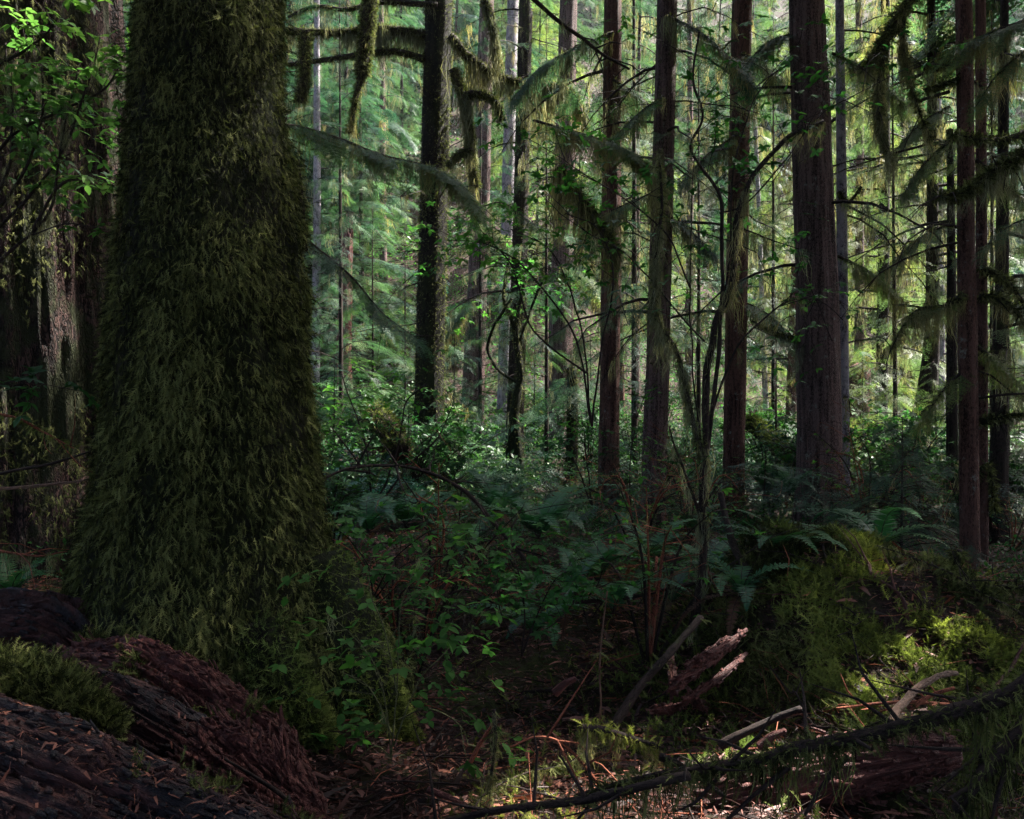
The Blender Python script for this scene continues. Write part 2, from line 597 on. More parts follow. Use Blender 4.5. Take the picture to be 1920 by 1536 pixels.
def mossfrond(seed, pairs=7):
    r = np.random.default_rng(seed)
    t = np.linspace(0, 1, 4)
    ax = np.stack([.08 * np.sin(t * 3 + seed), t, -.35 * t * t], 1)
    v, q = ribbon(ax, [.07, .07, .05, .02], (0, 0, 1))
    tv = []; tris = []
    for i in range(pairs):
        for sg in (-1, 1):
            tt = .12 + .8 * (i + r.uniform(0, .6)) / pairs
            L = .40 * (1 - tt * .7) * r.uniform(.6, 1.2)
            a = np.array([.08 * math.sin(tt * 3 + seed), tt, -.35 * tt * tt])
            b = a + L * np.array([sg * .75, .65, r.uniform(-.4, .25)])
            n = len(tv)
            tv.extend([a + (0, -.035, 0), a + (0, .035, 0), b]); tris.append([n, n + 1, n + 2])
    return merge([(v, q, None), (np.array(tv), None, np.array(tris))])


MFR = [mossfrond(s) for s in range(4)]


def lichenclump(seed, k=7, w=.016, whisk=3):
    """strands hanging 1 long along +Y (mapped to down)"""
    r = np.random.default_rng(seed)
    parts = []
    for i in range(k):
        L = r.uniform(.35, 1.0)
        t = np.linspace(0, 1, 6)
        x0, z0 = r.uniform(-.12, .12, 2)
        ph = r.uniform(0, 6, 2)
        p = np.stack([x0 + .10 * np.sin(t * 6 + ph[0]) * t, t * L, z0 + .10 * np.sin(t * 5 + ph[1]) * t], 1)
        ww = w * r.uniform(.6, 1.5) * np.array([.7, 1, 1.1, .9, .6, .15])
        an = r.uniform(0, PI)
        v, q = ribbon(p, ww, (math.cos(an), 0, math.sin(an)))
        parts.append((v, q, None))
        tv = []; tr = []
        for j in range(whisk):
            tt = r.uniform(.1, .85)
            a = np.array([np.interp(tt, t, p[:, c]) for c in range(3)])
            b = a + np.array([r.uniform(-.09, .09), r.uniform(.05, .2), r.uniform(-.09, .09)])
            n = len(tv)
            tv.extend([a + (0, -w * .5, 0), a + (0, w * .5, 0), b]); tr.append([n, n + 1, n + 2])
        parts.append((np.array(tv), None, np.array(tr)))
    return merge(parts)


LIC = [lichenclump(s) for s in range(4)]
LIC_FINE = [lichenclump(s + 30, 11, .008, 6) for s in range(3)]


def leafproto(w=.5, fold=.12, curl=.18):
    t = np.array([0, .12, .38, .68, 1.0])
    hw = np.array([0, .55, 1, .78, 0]) * w * .5
    z = -curl * t * t
    V = []
    for i in range(5):
        V.append((0, t[i], z[i]))
    for i in (1, 2, 3):
        V.append((-hw[i], t[i], z[i] + fold * hw[i] * 2)); V.append((hw[i], t[i], z[i] + fold * hw[i] * 2))
    Q = [(1, 2, 7, 5), (1, 6, 8, 2), (2, 3, 9, 7), (2, 8, 10, 3)]
    T = [(0, 1, 5), (0, 6, 1), (3, 4, 9), (3, 10, 4)]
    return np.array(V), np.array(Q), np.array(T)


LEAF = leafproto()
LEAF_W = leafproto(.62, .1, .12)
LEAF_N = leafproto(.36, .12, .25)


def simpleleaf():
    return np.array([(0, 0, 0), (-.25, .5, .05), (.25, .5, .05), (0, 1, -.08), (0, .5, 0)]), np.zeros((0, 4), int), np.array([(0, 4, 1), (0, 2, 4), (4, 3, 1), (4, 2, 3)])


SLEAF = simpleleaf()


def rv(n, z=0.0):
    a = R.normal(size=(n, 3))
    a[:, 2] = a[:, 2] * .6 + z
    return nrm(a)


# ------------------------------------------------------------------ crown / limb helpers
def pathpt(pts, t):
    pts = np.asarray(pts)
    k = len(pts)
    x = np.asarray(t) * (k - 1)
    p = np.stack([np.interp(x, np.arange(k), pts[:, c]) for c in range(3)], -1)
    q = np.stack([np.interp(np.minimum(x + .05, k - 1), np.arange(k), pts[:, c]) - np.interp(np.maximum(x - .05, 0), np.arange(k), pts[:, c]) for c in range(3)], -1)
    return p, nrm(q)


def limb_sprays(g, pts, n, size, m, protos, t0=.15, hang=.3, rnd=None, fan=0.0):
    t = t0 + (1 - t0) * np.sort(R.random(n)) ** .85
    p, d = pathpt(pts, t)
    side = nrm(np.cross(d, (0, 0, 1)) + 1e-6)
    sg = np.where(R.random(n) < .5, -1, 1)[:, None]
    an = np.radians(R.uniform(25, 70, n))[:, None]
    y = d * np.cos(an) + side * sg * np.sin(an)
    y[:, 2] -= hang * R.uniform(.2, 1.3, n)
    if fan:
        off = fan * R.random((n, 1)) ** 1.2 * (1.05 - t[:, None]) * np.linalg.norm(pts[-1] - pts[0])
        p = p + side * sg * off - np.array([0, 0, 1.]) * off * .25
    z = np.array([0, 0, 1.]) + R.normal(0, .16, (n, 3))
    s = size * R.uniform(.55, 1.2, n) * (1 - .35 * t)
    w = R.integers(0, len(protos), n)
    rr = np.clip(R.normal(.5 if rnd is None else rnd, .25, n), 0, 1)
    for k, pr in enumerate(protos):
        i = w == k
        g.scat(pr, p[i], y[i], z[i], s[i], m, rr[i])


def limb_lichen(g, pts, n, length, m, protos=None, t0=0.0, off=0.0, width=1.0):
    protos = protos or LIC
    t = t0 + (1 - t0) * R.random(n)
    cl = .35 + .65 * (vn(np.stack([t * 9, t * 0 + pts[0][0] * 3, t * 0 + 3.], -1), 5) > -.2)
    p, d = pathpt(pts, t)
    p = p + R.normal(0, 1, (n, 3)) * off
    y = np.tile([0, 0, -1.], (n, 1)) + R.normal(0, .10, (n, 3))
    z = rv(n)
    cl = cl * (.35 + 1.1 * np.clip(vn(np.stack([t * 5 * len(pts) / 6, t * 0 + pts[0][2] * 3, t * 0 + 7.], -1), 6) * .5 + .5, 0, 1)) 
    s = length * R.uniform(.25, 1.3, n) ** 1.3 * cl
    w = R.integers(0, len(protos), n)
    rr = R.random(n)
    for k, pr in enumerate(protos):
        i = w == k
        sc = np.stack([s[i] * .7 * width + .04, s[i], s[i] * .7 * width + .04], 1)
        g.scat(pr, p[i], y[i], z[i], sc, m, rr[i])


def limb_moss(g, pts, rad, n, m, size=.06):
    t = R.random(n)
    p, d = pathpt(pts, t)
    r = np.interp(t * (len(pts) - 1), np.arange(len(pts)), np.asarray(rad) * np.ones(len(pts)))
    o = rv(n)
    o = nrm(o - (o * d).sum(1, keepdims=True) * d)
    p = p + o * r[:, None] * .8
    y = o + R.normal(0, .35, (n, 3)); y[:, 2] -= .35
    s = size * R.uniform(.5, 1.3, n)
    w = R.integers(0, 4, n)
    rr = R.random(n)
    for k in range(4):
        i = w == k
        g.scat(MFR[k], p[i], y[i], o[i], s[i], m, rr[i])


def crown(g, p0, p1, L0, L1, n, spr=26, size=.5, up=.15, droop=.55, lich=0, lichlen=.5, protos=None, wm=0, nm=1, lm=2, az=None, rb=.025, fan=.3):
    """limbs from the stem line p0-p1; lengths L0 (low) to L1 (high)"""
    p0 = np.asarray(p0, float); p1 = np.asarray(p1, float)
    protos = protos or SPR
    for i in range(n):
        t = (i + R.uniform(0, 1)) / n
        b = p0 + (p1 - p0) * t
        a = R.uniform(0, 2 * PI) if az is None else R.uniform(*az)
        L = (L0 + (L1 - L0) * t) * R.uniform(.6, 1.2)
        u = np.linspace(0, 1, 6)
        wob = R.normal(0, .05, (6, 2)).cumsum(0) * L * u[:, None]
        pts = b + np.stack([np.cos(a) * L * u + wob[:, 0], np.sin(a) * L * u + wob[:, 1], L * (up * R.uniform(.3, 1.6) * u - droop * R.uniform(.6, 1.3) * u * u)], 1)
        r0 = rb * (0.5 + L / 3)
        tube(g, pts, np.linspace(r0, r0 * .15, 6), 5, wm, cap=False)
        if spr:
            limb_sprays(g, pts, max(4, int(spr * L / 2)), size * (.6 + .2 * L), nm, protos, rnd=R.uniform(.3, .7), fan=fan)
        if lich:
            limb_lichen(g, pts, int(lich * L / 2), lichlen, lm)


def deadlimbs(g, p0, p1, n, L=(.4, 1.6), lich=10, lichlen=.4, rb=.012, az=None, wm=0, lm=2, mm=3, moss=0):
    p0 = np.asarray(p0, float); p1 = np.asarray(p1, float)
    for i in range(n):
        b = p0 + (p1 - p0) * R.random()
        a = R.uniform(0, 2 * PI) if az is None else R.uniform(*az)
        l = R.uniform(*L)
        u = np.linspace(0, 1, 6)
        wob = R.normal(0, .07, (6, 3)).cumsum(0) * l * u[:, None]
        sgn = R.uniform(-.5, .35)
        pts = b + wob + np.stack([np.cos(a) * l * u, np.sin(a) * l * u, l * (sgn * u - .35 * u * u)], 1)
        tube(g, pts, np.linspace(rb * R.uniform(.7, 1.5), rb * .2, 6), 5, wm, cap=False)
        for k in range(R.integers(1, 4)):
            t = R.uniform(.3, .9); q, d = pathpt(pts, np.array([t]))
            dd = nrm(d[0] + R.normal(0, .6, 3)) * l * R.uniform(.2, .45)
            tube(g, [q[0], q[0] + dd * .5 + (0, 0, -.02), q[0] + dd + (0, 0, -.08)], [rb * .5, rb * .3, rb * .1], 4, wm, cap=False)
        if lich: limb_lichen(g, pts, int(lich * l), lichlen, lm)
        if moss: limb_moss(g, pts, rb, int(moss * l), mm, .05)


# ------------------------------------------------------------------ trunks
def trunk_mesh(name, parent, foot, top, r0, r1, mat, flare=1.35, seg=28, bend=0.05, lobes=5, seed=0, tilt_pts=None, step=.22, rough=.06):
    g = G()
    foot = np.asarray(foot, float); top = np.asarray(top, float)
    H = np.linalg.norm(top - foot)
    k = max(6, int(H / step))
    t = np.linspace(0, 1, k) ** 1.1
    if tilt_pts is not None:
        pts, _ = smooth_path(np.asarray(tilt_pts, float), np.ones(len(tilt_pts)), max(3, k // len(tilt_pts)))
        t = np.linspace(0, 1, len(pts))
    else:
        pts = foot + (top - foot) * t[:, None]
        pts = pts + np.stack([bend * np.sin(t * 5 + seed) * t * 2, bend * np.cos(t * 4 + seed) * t * 2, 0 * t], 1)
    r = r0 + (r1 - r0) * t
    h = t * H
    r = r * (1 + (flare - 1) * np.exp(-h / (r0 * 1.6)))

    def disp(A, Lh, rr):
        e = np.exp(-Lh / (r0 * 1.9))
        lob = 1 + .28 * e * (np.cos(A * lobes + seed) + .5 * np.cos(A * (lobes + 2) + 2 * seed))
        nn = np.stack([np.cos(A) * 1.6, np.sin(A) * 1.6, Lh * .9 + seed * 7], -1)
        n2 = np.stack([np.cos(A) * 7, np.sin(A) * 7, Lh * 1.2 + seed * 3], -1)
        return lob * (1 + rough * fbm(nn, 3, seed) + rough * .6 * fbm(n2, 2, seed + 5))
    tube(g, pts, r, seg, 0, disp)
    return g.build(name, [mat], parent), pts, r


def below(p):
    """foot a little under the terrain"""
    p = np.array(p, float)
    p[2] = gh(p[0], p[1]) - .12
    return p


# ------------------------------------------------------------------ ground
def build_ground():
    g = G()
    xs = np.unique(np.concatenate([np.linspace(-120, -12, 60), np.linspace(-12, -4, 50), np.linspace(-4, 5, 200), np.linspace(5, 14, 60), np.linspace(14, 120, 60)]))
    ys = np.unique(np.concatenate([np.linspace(-30, 1.5, 25), np.linspace(1.5, 9, 190), np.linspace(9, 30, 110), np.linspace(30, 140, 120)]))
    X, Y = np.meshgrid(xs, ys)
    v = np.stack([X, Y, gh(X, Y)], -1).reshape(-1, 3)
    nx, ny = len(xs), len(ys)
    i, j = np.meshgrid(np.arange(ny - 1), np.arange(nx - 1), indexing='ij')
    q = np.stack([i * nx + j, i * nx + j + 1, (i + 1) * nx + j + 1, (i + 1) * nx + j], -1).reshape(-1, 4)
    g.add(v, q)
    o = g.build('ground', [M['soil']])
    o['kind'] = 'structure'


build_ground()

GR_MAIN = 'tall conifer trunks of the middle distance'
ITEMS = []          # (object, px, depth, descr) for automatic labels


# ------------------------------------------------------------------ the giant moss-covered tree
def big_mossy_tree():
    d = 4.9
    rows = [(-350, 398, 112), (0, 398, 120), (200, 396, 128), (400, 399, 150), (600, 392, 168), (800, 392, 182), (950, 386, 197), (1080, 384, 230), (1180, 390, 262), (1290, 410, 305)]
    path = [P(x, y, d) for y, x, w in rows][::-1]
    rad = np.array([w / F * d for y, x, w in rows])[::-1]
    path = [path[0] + (0, 0, -.35)] + path + [np.array([path[-1][0], d, 14.0]), np.array([path[-1][0], d, 24.0])]
    rad = np.concatenate([[rad[0] * 1.08], rad, [.33, .15]])
    foot = np.array([path[1][0], d, 0.0])
    T = thing('moss_covered_tree', 'huge tree trunk in the left foreground wrapped in thick shaggy dark green moss', 'tree', foot)
    g = G()

    def disp(A, Lh, rr):
        e = np.exp(-np.maximum(Lh - .1, 0) / .55)
        lob = 1 + .16 * e * (np.cos(A * 4 + .6) + .6 * np.cos(A * 7 + 2))
        nn = np.stack([np.cos(A) * 1.5, np.sin(A) * 1.5, Lh * .7], -1)
        n2 = np.stack([np.cos(A) * 5, np.sin(A) * 5, Lh * 2.5], -1)
        return lob * (1 + .035 * fbm(nn, 3, 4) + .03 * fbm(n2, 3, 9))
    pts, rr = smooth_path(np.array(path), rad, 14)
    tube(g, pts, rr, 96, 0, disp)
    g.build('trunk', [M['moss_bark']], T)  # near black base, shade of the moss gaps put into the colour
    # moss coat: fronds in overlapping shaggy tufts
    V = np.concatenate(g.v)[:len(pts) * 96].reshape(len(pts), 96, 3)
    g = G()
    n = 125000
    z = R.uniform(-.3, 6.2, n)
    A = R.uniform(0, 96, n)
    zi = np.interp(z, pts[:, 2], np.arange(len(pts)))
    i0 = zi.astype(int); fi = (zi - i0)[:, None]; j0 = A.astype(int) % 96; fj = (A - A.astype(int))[:, None]
    i1 = np.minimum(i0 + 1, len(pts) - 1); j1 = (j0 + 1) % 96
    p = V[i0, j0] * (1 - fi) * (1 - fj) + V[i1, j0] * fi * (1 - fj) + V[i0, j1] * (1 - fi) * fj + V[i1, j1] * fi * fj
    c = np.stack([np.interp(z, pts[:, 2], pts[:, k]) for k in range(3)], -1)
    o = p - c; o[:, 2] = 0; o = nrm(o)
    keep = (o[:, 1] < .45)
    cl = fbm(p * np.array([5.5, 5.5, 4.0]), 3, 40)
    keep &= (R.random(n) < np.clip(.9 + cl * .9, .4, 1))
    keep &= (R.random(n) < np.clip((c[:, 2] < 4.2) * 1.0 + .6, 0, 1))
    p, o, cl, z = p[keep], o[keep], cl[keep], z[keep]
    n = len(p)
    low = np.clip(1 - (z - .0) / 2.5, 0, 1)
    y = o * R.uniform(.25, 1.0, (n, 1)) + R.normal(0, .36, (n, 3))
    y[:, 2] -= R.uniform(.5, 1.7, n)
    s = R.uniform(.030, .066, n) * (1 + .5 * low) * (1 + .6 * (R.random(n) < .12)) * (.80 + .2 * np.clip(cl, 0, 1))
    p = p + o * (R.uniform(0, .03, n) + .035 * np.clip(cl, 0, 1))[:, None]
    w = R.integers(0, 4, n)
    r = np.clip(.46 + .25 * cl + R.normal(0, .32, n) + .12 * low, 0, 1)
    for k in range(4):
        i = w == k
        g.scat(MFR[k], p[i], y[i], o[i] + R.normal(0, .5, (i.sum(), 3)), s[i], 0, r[i])
    # dense short fuzz, coloured dark for the shade between the tufts
    n2 = 14000
    k2 = R.integers(0, n, n2)
    pp = p[k2] + R.normal(0, .05, (n2, 3)); pp -= o[k2] * .02
    yy = o[k2] + R.normal(0, .5, (n2, 3)); yy[:, 2] -= .6
    g.scat(MFR[0], pp, yy, rv(n2), R.uniform(.03, .055, n2), 0, np.clip(R.normal(.1, .1, n2), 0, 1))
    g.build('moss', [M['moss']], T)
    # root sweeping down to the right, its lit look put into a lighter moss colour
    for px, ds, rd in (([(585, 1060), (628, 1170), (668, 1270), (715, 1360), (760, 1420)], [4.85, 4.75, 4.6, 4.45, 4.3], [.20, .23, .21, .15, .06]),
                       ([(480, 1200), (520, 1290), (570, 1370), (600, 1430)], [4.45, 4.3, 4.15, 4.05], [.2, .17, .12, .05])):
        g = G()
        rp, rr2 = smooth_path(np.array([P(x, y, dd) for (x, y), dd in zip(px, ds)]), np.array(rd), 10)
        tube(g, rp, rr2, 20, 0)
        limb_moss(g, rp, rr2, 11000, 1, .072)
        g.build('root', [M['moss_bark'], M['moss_gold']], T)
    return T


BIG = big_mossy_tree()


# ------------------------------------------------------------------ branch parts placed from the photograph
def limb(parent, px, d, r0, r1=None, moss=60, fringe=40, flen=.3, sprays=0, ssize=.5, dead=0, mat='twig', needle='needle', fine=False, msize=.06, wob=.0, fr_t0=0.0, lich='lichen', label=None):
    pts = np.array([P(x, y, d if np.isscalar(d) else d[i]) for i, (x, y) in enumerate(px)])
    k = len(pts)
    r1 = r0 * .4 if r1 is None else r1
    rad = np.linspace(r0, r1, k)
    sp, sr = smooth_path(pts, rad, 6)
    if wob:
        sp = sp + vn(sp * 7, 3)[:, None] * wob * np.array([.6, .6, 1])
    g = G()
    tube(g, sp, sr, 10, 0, lambda A, L, rr: 1 + .18 * fbm(np.stack([np.cos(A) * 2, np.sin(A) * 2, L * 9], -1), 2, 3))
    Lt = np.linalg.norm(np.diff(sp, axis=0), axis=1).sum()
    for i in range(dead):
        q, dd = pathpt(sp, np.array([R.uniform(.2, 1)]))
        v = nrm(dd[0] * .6 + R.normal(0, .7, 3)) * R.uniform(.15, .5) * min(1, Lt)
        tube(g, [q[0], q[0] + v * .5 + R.normal(0, .02, 3), q[0] + v + (0, 0, -.05)], [r1 * .6 + .003, r1 * .4 + .002, .001], 4, 0, cap=False)
    if moss:
        limb_moss(g, sp, sr, int(moss * Lt * 10), 1, msize)
    o = g.build('branch', [M[mat], M['moss']], parent)
    if label: o['label'] = label
    if fringe:
        g = G()
        limb_lichen(g, sp, int(fringe * Lt * 2), flen, 0, LIC_FINE if fine else LIC, t0=fr_t0, off=r0 * .5)
        g.build('hanging_lichen', [M[lich]], o)
    if sprays:
        g = G()
        limb_sprays(g, sp, int(sprays * Lt), ssize, 0, SPR_FINE if fine else SPR, t0=.05)
        g.build('foliage', [M[needle]], o)
    return o


limb(BIG, [(520, 235), (570, 240), (640, 262), (720, 292), (800, 312), (860, 345), (905, 400)], 7.5, .018, .004, moss=8, fringe=34, flen=.4, sprays=60, ssize=.45, dead=8, fine=True)
limb(BIG, [(540, 420), (600, 470), (660, 520), (720, 590), (790, 640)], 7.0, .014, .003, moss=4, fringe=12, flen=.25, sprays=26, ssize=.36, dead=4, fine=True)
limb(BIG, [(556, 300), (566, 380), (575, 470)], 6.0, .02, .012, moss=60, fringe=40, flen=.28, fine=True)


# ------------------------------------------------------------------ old tree at the left edge, behind
def old_tree():
    d = 7.6
    foot = P(40, 1100, d); foot[2] = gh(foot[0], foot[1]) - .1
    T = thing('old_giant_tree', 'very wide old trunk with furrowed mossy bark at the left edge behind the shaggy trunk', 'tree', foot)
    g = G()
    path = np.array([[foot[0] - .1, d, foot[2] - .3], [foot[0], d, 1.2], [foot[0] - .05, d, 3.5], [foot[0] - .1, d, 8], [foot[0] - .2, d, 24]])
    rad = np.array([1.30, 1.02, .93, .82, .3])
    pts, rr = smooth_path(path, rad, 30)
    def disp(A, Lh, r_):
        e = np.exp(-Lh / 1.2)
        lob = 1 + .10 * e * np.cos(A * 5 + 1)
        nn = np.stack([np.cos(A) * 9, np.sin(A) * 9, Lh * .55], -1)
        rid = 1 - np.abs(fbm(nn, 3, 17))
        n2 = np.stack([np.cos(A) * 26, np.sin(A) * 26, Lh * 2.6], -1)
        # a dark hollow low on the right hand side
        hol = np.exp(-(((A - A0) / .17) ** 2 + ((Lh - 1.15) / .75) ** 2) ** 2)
        return lob * (1 + .10 * (rid - .6) + .012 * fbm(n2, 3, 2)) * (1 - .38 * hol)
    A0 = HOLLOW
    tube(g, pts, rr, 260, 0, disp)
    g.build('trunk', [M['bark_old']], T)
    V = np.concatenate(g.v)
    g = G()
    idx = R.integers(0, len(pts) * 260, 70000)
    p = V[idx]
    c = np.stack([np.interp(p[:, 2], pts[:, 2], pts[:, k]) for k in range(3)], -1)
    o = p - c; o[:, 2] = 0
    o = nrm(o)
    m = (fbm(p * np.array([2.2, 2.2, .9]), 4, 77) > -.15) & (o[:, 1] < .4) & (p[:, 2] < 8)
    p, o = p[m], o[m]
    n = len(p)
    p = p + R.normal(0, .02, (n, 3))
    y = o * .5 + R.normal(0, .4, (n, 3)); y[:, 2] -= .8
    g.scat(MFR[1], p, y, o, R.uniform(.04, .085, n), 0, np.clip(R.normal(.45, .25, n), 0, 1))
    g.build('moss', [M['moss']], T)
    return T


HOLLOW = 0.0
# find the tube angle that faces the camera and to the right
HOLLOW = 5.2
OLD = old_tree()

# ------------------------------------------------------------------ middle distance trees
def main_tree(label, x0, y0, x1, y1, w0, w1, d, mat, ctop=(2.4, .5), cz=None, nl=11, flare=1.3, lobes=5, extra=None, H=None, lowdead=0, lowlich=8, lowlen=.35, dz=(0.1, .95), crown_on=True, spr=20, lowspr=0, needle='needle', az=None, lowL=(2.0, 1.6), coat=0):
    """x0,y0,w0: top in the picture; x1,y1,w1: foot; straight line extended above the frame"""
    top = P(x0, y0, d); bot = P(x1, y1, d)
    base = below(bot)
    dirv = (top - bot) / (top[2] - bot[2])
    H = H or (16 + 5 * R.random())
    foot = bot + dirv * (base[2] - bot[2])
    tip = bot + dirv * (H - bot[2])
    r_b = w1 / 2 / F * d; r_t = w0 / 2 / F * d
    sl_ = (r_t - r_b) / (top[2] - bot[2])
    r_tip = max(r_b + sl_ * (H - bot[2]), r_b * .25)
    T = thing('conifer_tree', label, 'tree', foot, GR_MAIN)
    sd = int(R.integers(1, 50)); ztop_ = CH + .48 * d
    tr_, tp_, rd_ = trunk_mesh('trunk', T, foot, tip, r_b, r_tip, M[mat], flare, 32, .02 * r_b * 4, lobes, sd)
    if coat:
        gm = G(); k_ = max(4, int(np.searchsorted(tp_[:, 2], ztop_ + .5)))
        limb_moss(gm, tp_[:k_], rd_[:k_] * 1.05, coat, 0, .075)
        gm.build('moss', [M['moss']], T)
    ztop = CH + .48 * d
    g = G()
    if crown_on:
        z0 = cz or (ztop + 1.5)
        crown(g, bot + dirv * (z0 - bot[2]), tip + dirv * .5, *ctop, nl, spr=spr, size=.7, lich=0, protos=SPR_LOW)
    if lowdead:
        a, b = bot + dirv * (ztop - bot[2]) * dz[0], bot + dirv * (ztop - bot[2]) * dz[1]
        deadlimbs(g, a, b, lowdead, lich=lowlich, lichlen=lowlen, rb=.014, moss=25, az=az)
    if lowspr:
        a, b = bot + dirv * (ztop - bot[2]) * max(dz[0], .35), bot + dirv * (ztop - bot[2]) * 1.0
        crown(g, a, b, lowL[0], lowL[1], lowspr, spr=24, size=.42, lich=26, lichlen=lowlen * 1.2, protos=SPR, droop=.5, az=az)
    g.build('crown', [M['twig'], M[needle], M['lichen'], M['moss']], T)
    return T


T1 = main_tree('nearly black trunk with moss fringed limbs, first trunk right of the shaggy giant', 822, 0, 800, 950, 50, 56, 13.5, 'bark_black', lowdead=8, lowlich=10, coat=16000)
T2 = main_tree('brown furrowed trunk flaring into roots on the bank, second right of the shaggy giant', 915, 0, 882, 855, 26, 44, 25, 'bark', flare=1.55, lowdead=6, lowspr=6, lowL=(2.5, 2), dz=(.45, 1))
T3 = main_tree('slim dark trunk with a crooked mossy stem leaning across its foot', 988, 0, 962, 930, 24, 34, 18, 'bark_dark', lowdead=12, lowspr=8, dz=(.3, 1), coat=5000)
T3b = main_tree('pale sunlit trunk just behind and left of the slim dark trunk', 962, 0, 945, 700, 22, 24, 27, 'bark_pale', cz=11, lowdead=3)
T4 = main_tree('stout grey brown trunk with spreading root buttresses beside a short broken snag', 1068, 0, 1045, 905, 32, 48, 21, 'bark', flare=1.6, lobes=6, lowdead=8, lowspr=9, lowL=(2.4, 2), dz=(.42, 1))
T5 = main_tree('reddish trunk with a bright right edge, and dead stubs', 1150, 0, 1140, 1010, 32, 40, 12.2, 'bark_red', lowdead=10, lowlich=12, dz=(.3, .98), lowspr=6, lowL=(1.9, 1.5))
T6 = main_tree('dull purple brown trunk standing directly left of the many stemmed shrub', 1252, 0, 1222, 1040, 36, 48, 10.6, 'bark', coat=1500, lowdead=10, lowlich=14, lowlen=.3, dz=(.35, .98), lowspr=6, lowL=(1.8, 1.4))
T7 = main_tree('straight red brown trunk with sunlit right edge behind the many stemmed shrub', 1392, 0, 1374, 985, 38, 40, 12.4, 'bark_red', lowdead=6, lowlich=10, dz=(.35, .98), lowspr=6, lowL=(1.9, 1.5))
T8 = main_tree('thickest trunk of the right half, coarse ridged purple brown bark with a folded seam', 1513, 0, 1543, 1000, 64, 86, 11.0, 'bark', flare=1.12, lowdead=4, lowlich=10, H=20, dz=(.4, .98), lowspr=4, lowL=(1.9, 1.5))
T9 = main_tree('tall slender twin trunk near the right edge with golden lichen hung limbs', 1806, 0, 1820, 1092, 28, 36, 8.0, 'bark_red', lowdead=5, lowlich=18, lowlen=.25, H=15, dz=(.3, .9), flare=1.15, crown_on=True)
T10 = main_tree('dark thin trunk just left of the slender twin trunk', 1781, 300, 1787, 1010, 12, 24, 11.6, 'bark_dark', H=5.4, crown_on=False, lowdead=5, lowspr=4, lowlen=.3, dz=(.3, 1), needle='needle_gold')
T8b = main_tree('thin pale lichen spotted stem hugging the right side of the thickest right trunk', 1574, 0, 1583, 1000, 15, 24, 11.6, 'bark_pale', cz=9, lowdead=9, lowlich=14, H=13)
T12 = main_tree('mossy dark trunk with lichen curtains at the far right edge', 1880, 300, 1870, 1045, 12, 34, 10.0, 'bark_dark', H=8, crown_on=False, lowdead=6, lowspr=7, lowlich=22, lowlen=.5, needle='needle_gold', dz=(.15, 1))
for o, x in ((T2, .9), (T4, 1.3)):
    pass

# second stem of the slender twin
g = G()
a, b = P(1842, 1020, 8.25), P(1838, -200, 8.25)
tube(g, [a + (0, 0, -.4), a, (a + b) / 2, b, b + (0, 0, 3)], [.06, .055, .05, .045, .03], 18, 0, sub=8)
g.build('second_stem', [M['bark_red']], T9)

# limbs of the black trunk
limb(T1, [(800, 68), (740, 58), (690, 56), (640, 62), (540, 58)], 13.5, .085, .05, moss=150, fringe=90, flen=.45, msize=.06)
limb(T1, [(798, 112), (745, 97), (690, 100), (640, 108), (540, 122)], 13.4, .055, .035, moss=60, fringe=12, flen=.2)
limb(T1, [(845, 68), (880, 108), (930, 142), (990, 158), (1040, 160), (1075, 178), (1100, 240)], 13.2, .07, .03, moss=140, fringe=80, flen=.55, dead=5, msize=.06)
limb(T1, [(850, 130), (868, 180), (880, 240), (885, 300), (892, 350)], 13.0, .06, .05, moss=170, fringe=50, flen=.5, msize=.065)
limb(T1, [(872, 180), (905, 178), (930, 192), (942, 225)], 12.9, .07, .03, moss=170, fringe=50, flen=.35, msize=.06)
limb(T1, [(886, 282), (860, 290), (838, 312)], 12.9, .06, .03, moss=170, fringe=50, flen=.3, msize=.06)
limb(T1, [(908, 0), (925, 55), (930, 115)], 13, .06, .03, moss=150, fringe=70, flen=.5, msize=.06)
limb(T1, [(820, 10), (720, 4), (650, 18), (590, 12), (540, 32)], 13.3, .05, .02, moss=30, fringe=30, flen=.3, sprays=6, ssize=.5)
limb(T1, [(695, -20), (690, 40), (684, 90), (680, 140)], 12.6, .10, .09, moss=260, fringe=24, flen=.3, msize=.075)
limb(T1, [(680, 130), (668, 180), (662, 215), (655, 250)], 12.6, .05, .03, moss=120, fringe=40, flen=.3, msize=.06)
limb(T1, [(574, 60), (572, 100), (570, 150), (562, 190)], 12.4, .07, .06, moss=200, fringe=20, flen=.3, msize=.075)
# limbs over the middle
limb(T5, [(1000, 226), (1080, 248), (1150, 270), (1200, 298), (1250, 335)], 9.5, .016, .004, moss=6, fringe=36, flen=.6, sprays=60, ssize=.45, fine=True)
limb(T5, [(1045, 315), (1090, 375), (1130, 430), (1160, 480)], 9.6, .04, .02, moss=120, fringe=70, flen=.6, msize=.09)
limb(T6, [(990, -10), (1050, 42), (1100, 78), (1130, 102), (1180, 130)], 8.5, .024, .012, moss=8, fringe=6, flen=.2, dead=7)
limb(T5, [(880, 400), (940, 380), (1000, 420), (1060, 440)], 11.5, .012, .004, moss=6, fringe=20, flen=.3, sprays=16, ssize=.4)
limb(T6, [(1230, 360), (1180, 380), (1110, 420), (1060, 500)], 10.4, .012, .004, moss=6, fringe=30, flen=.4, sprays=16, ssize=.4)
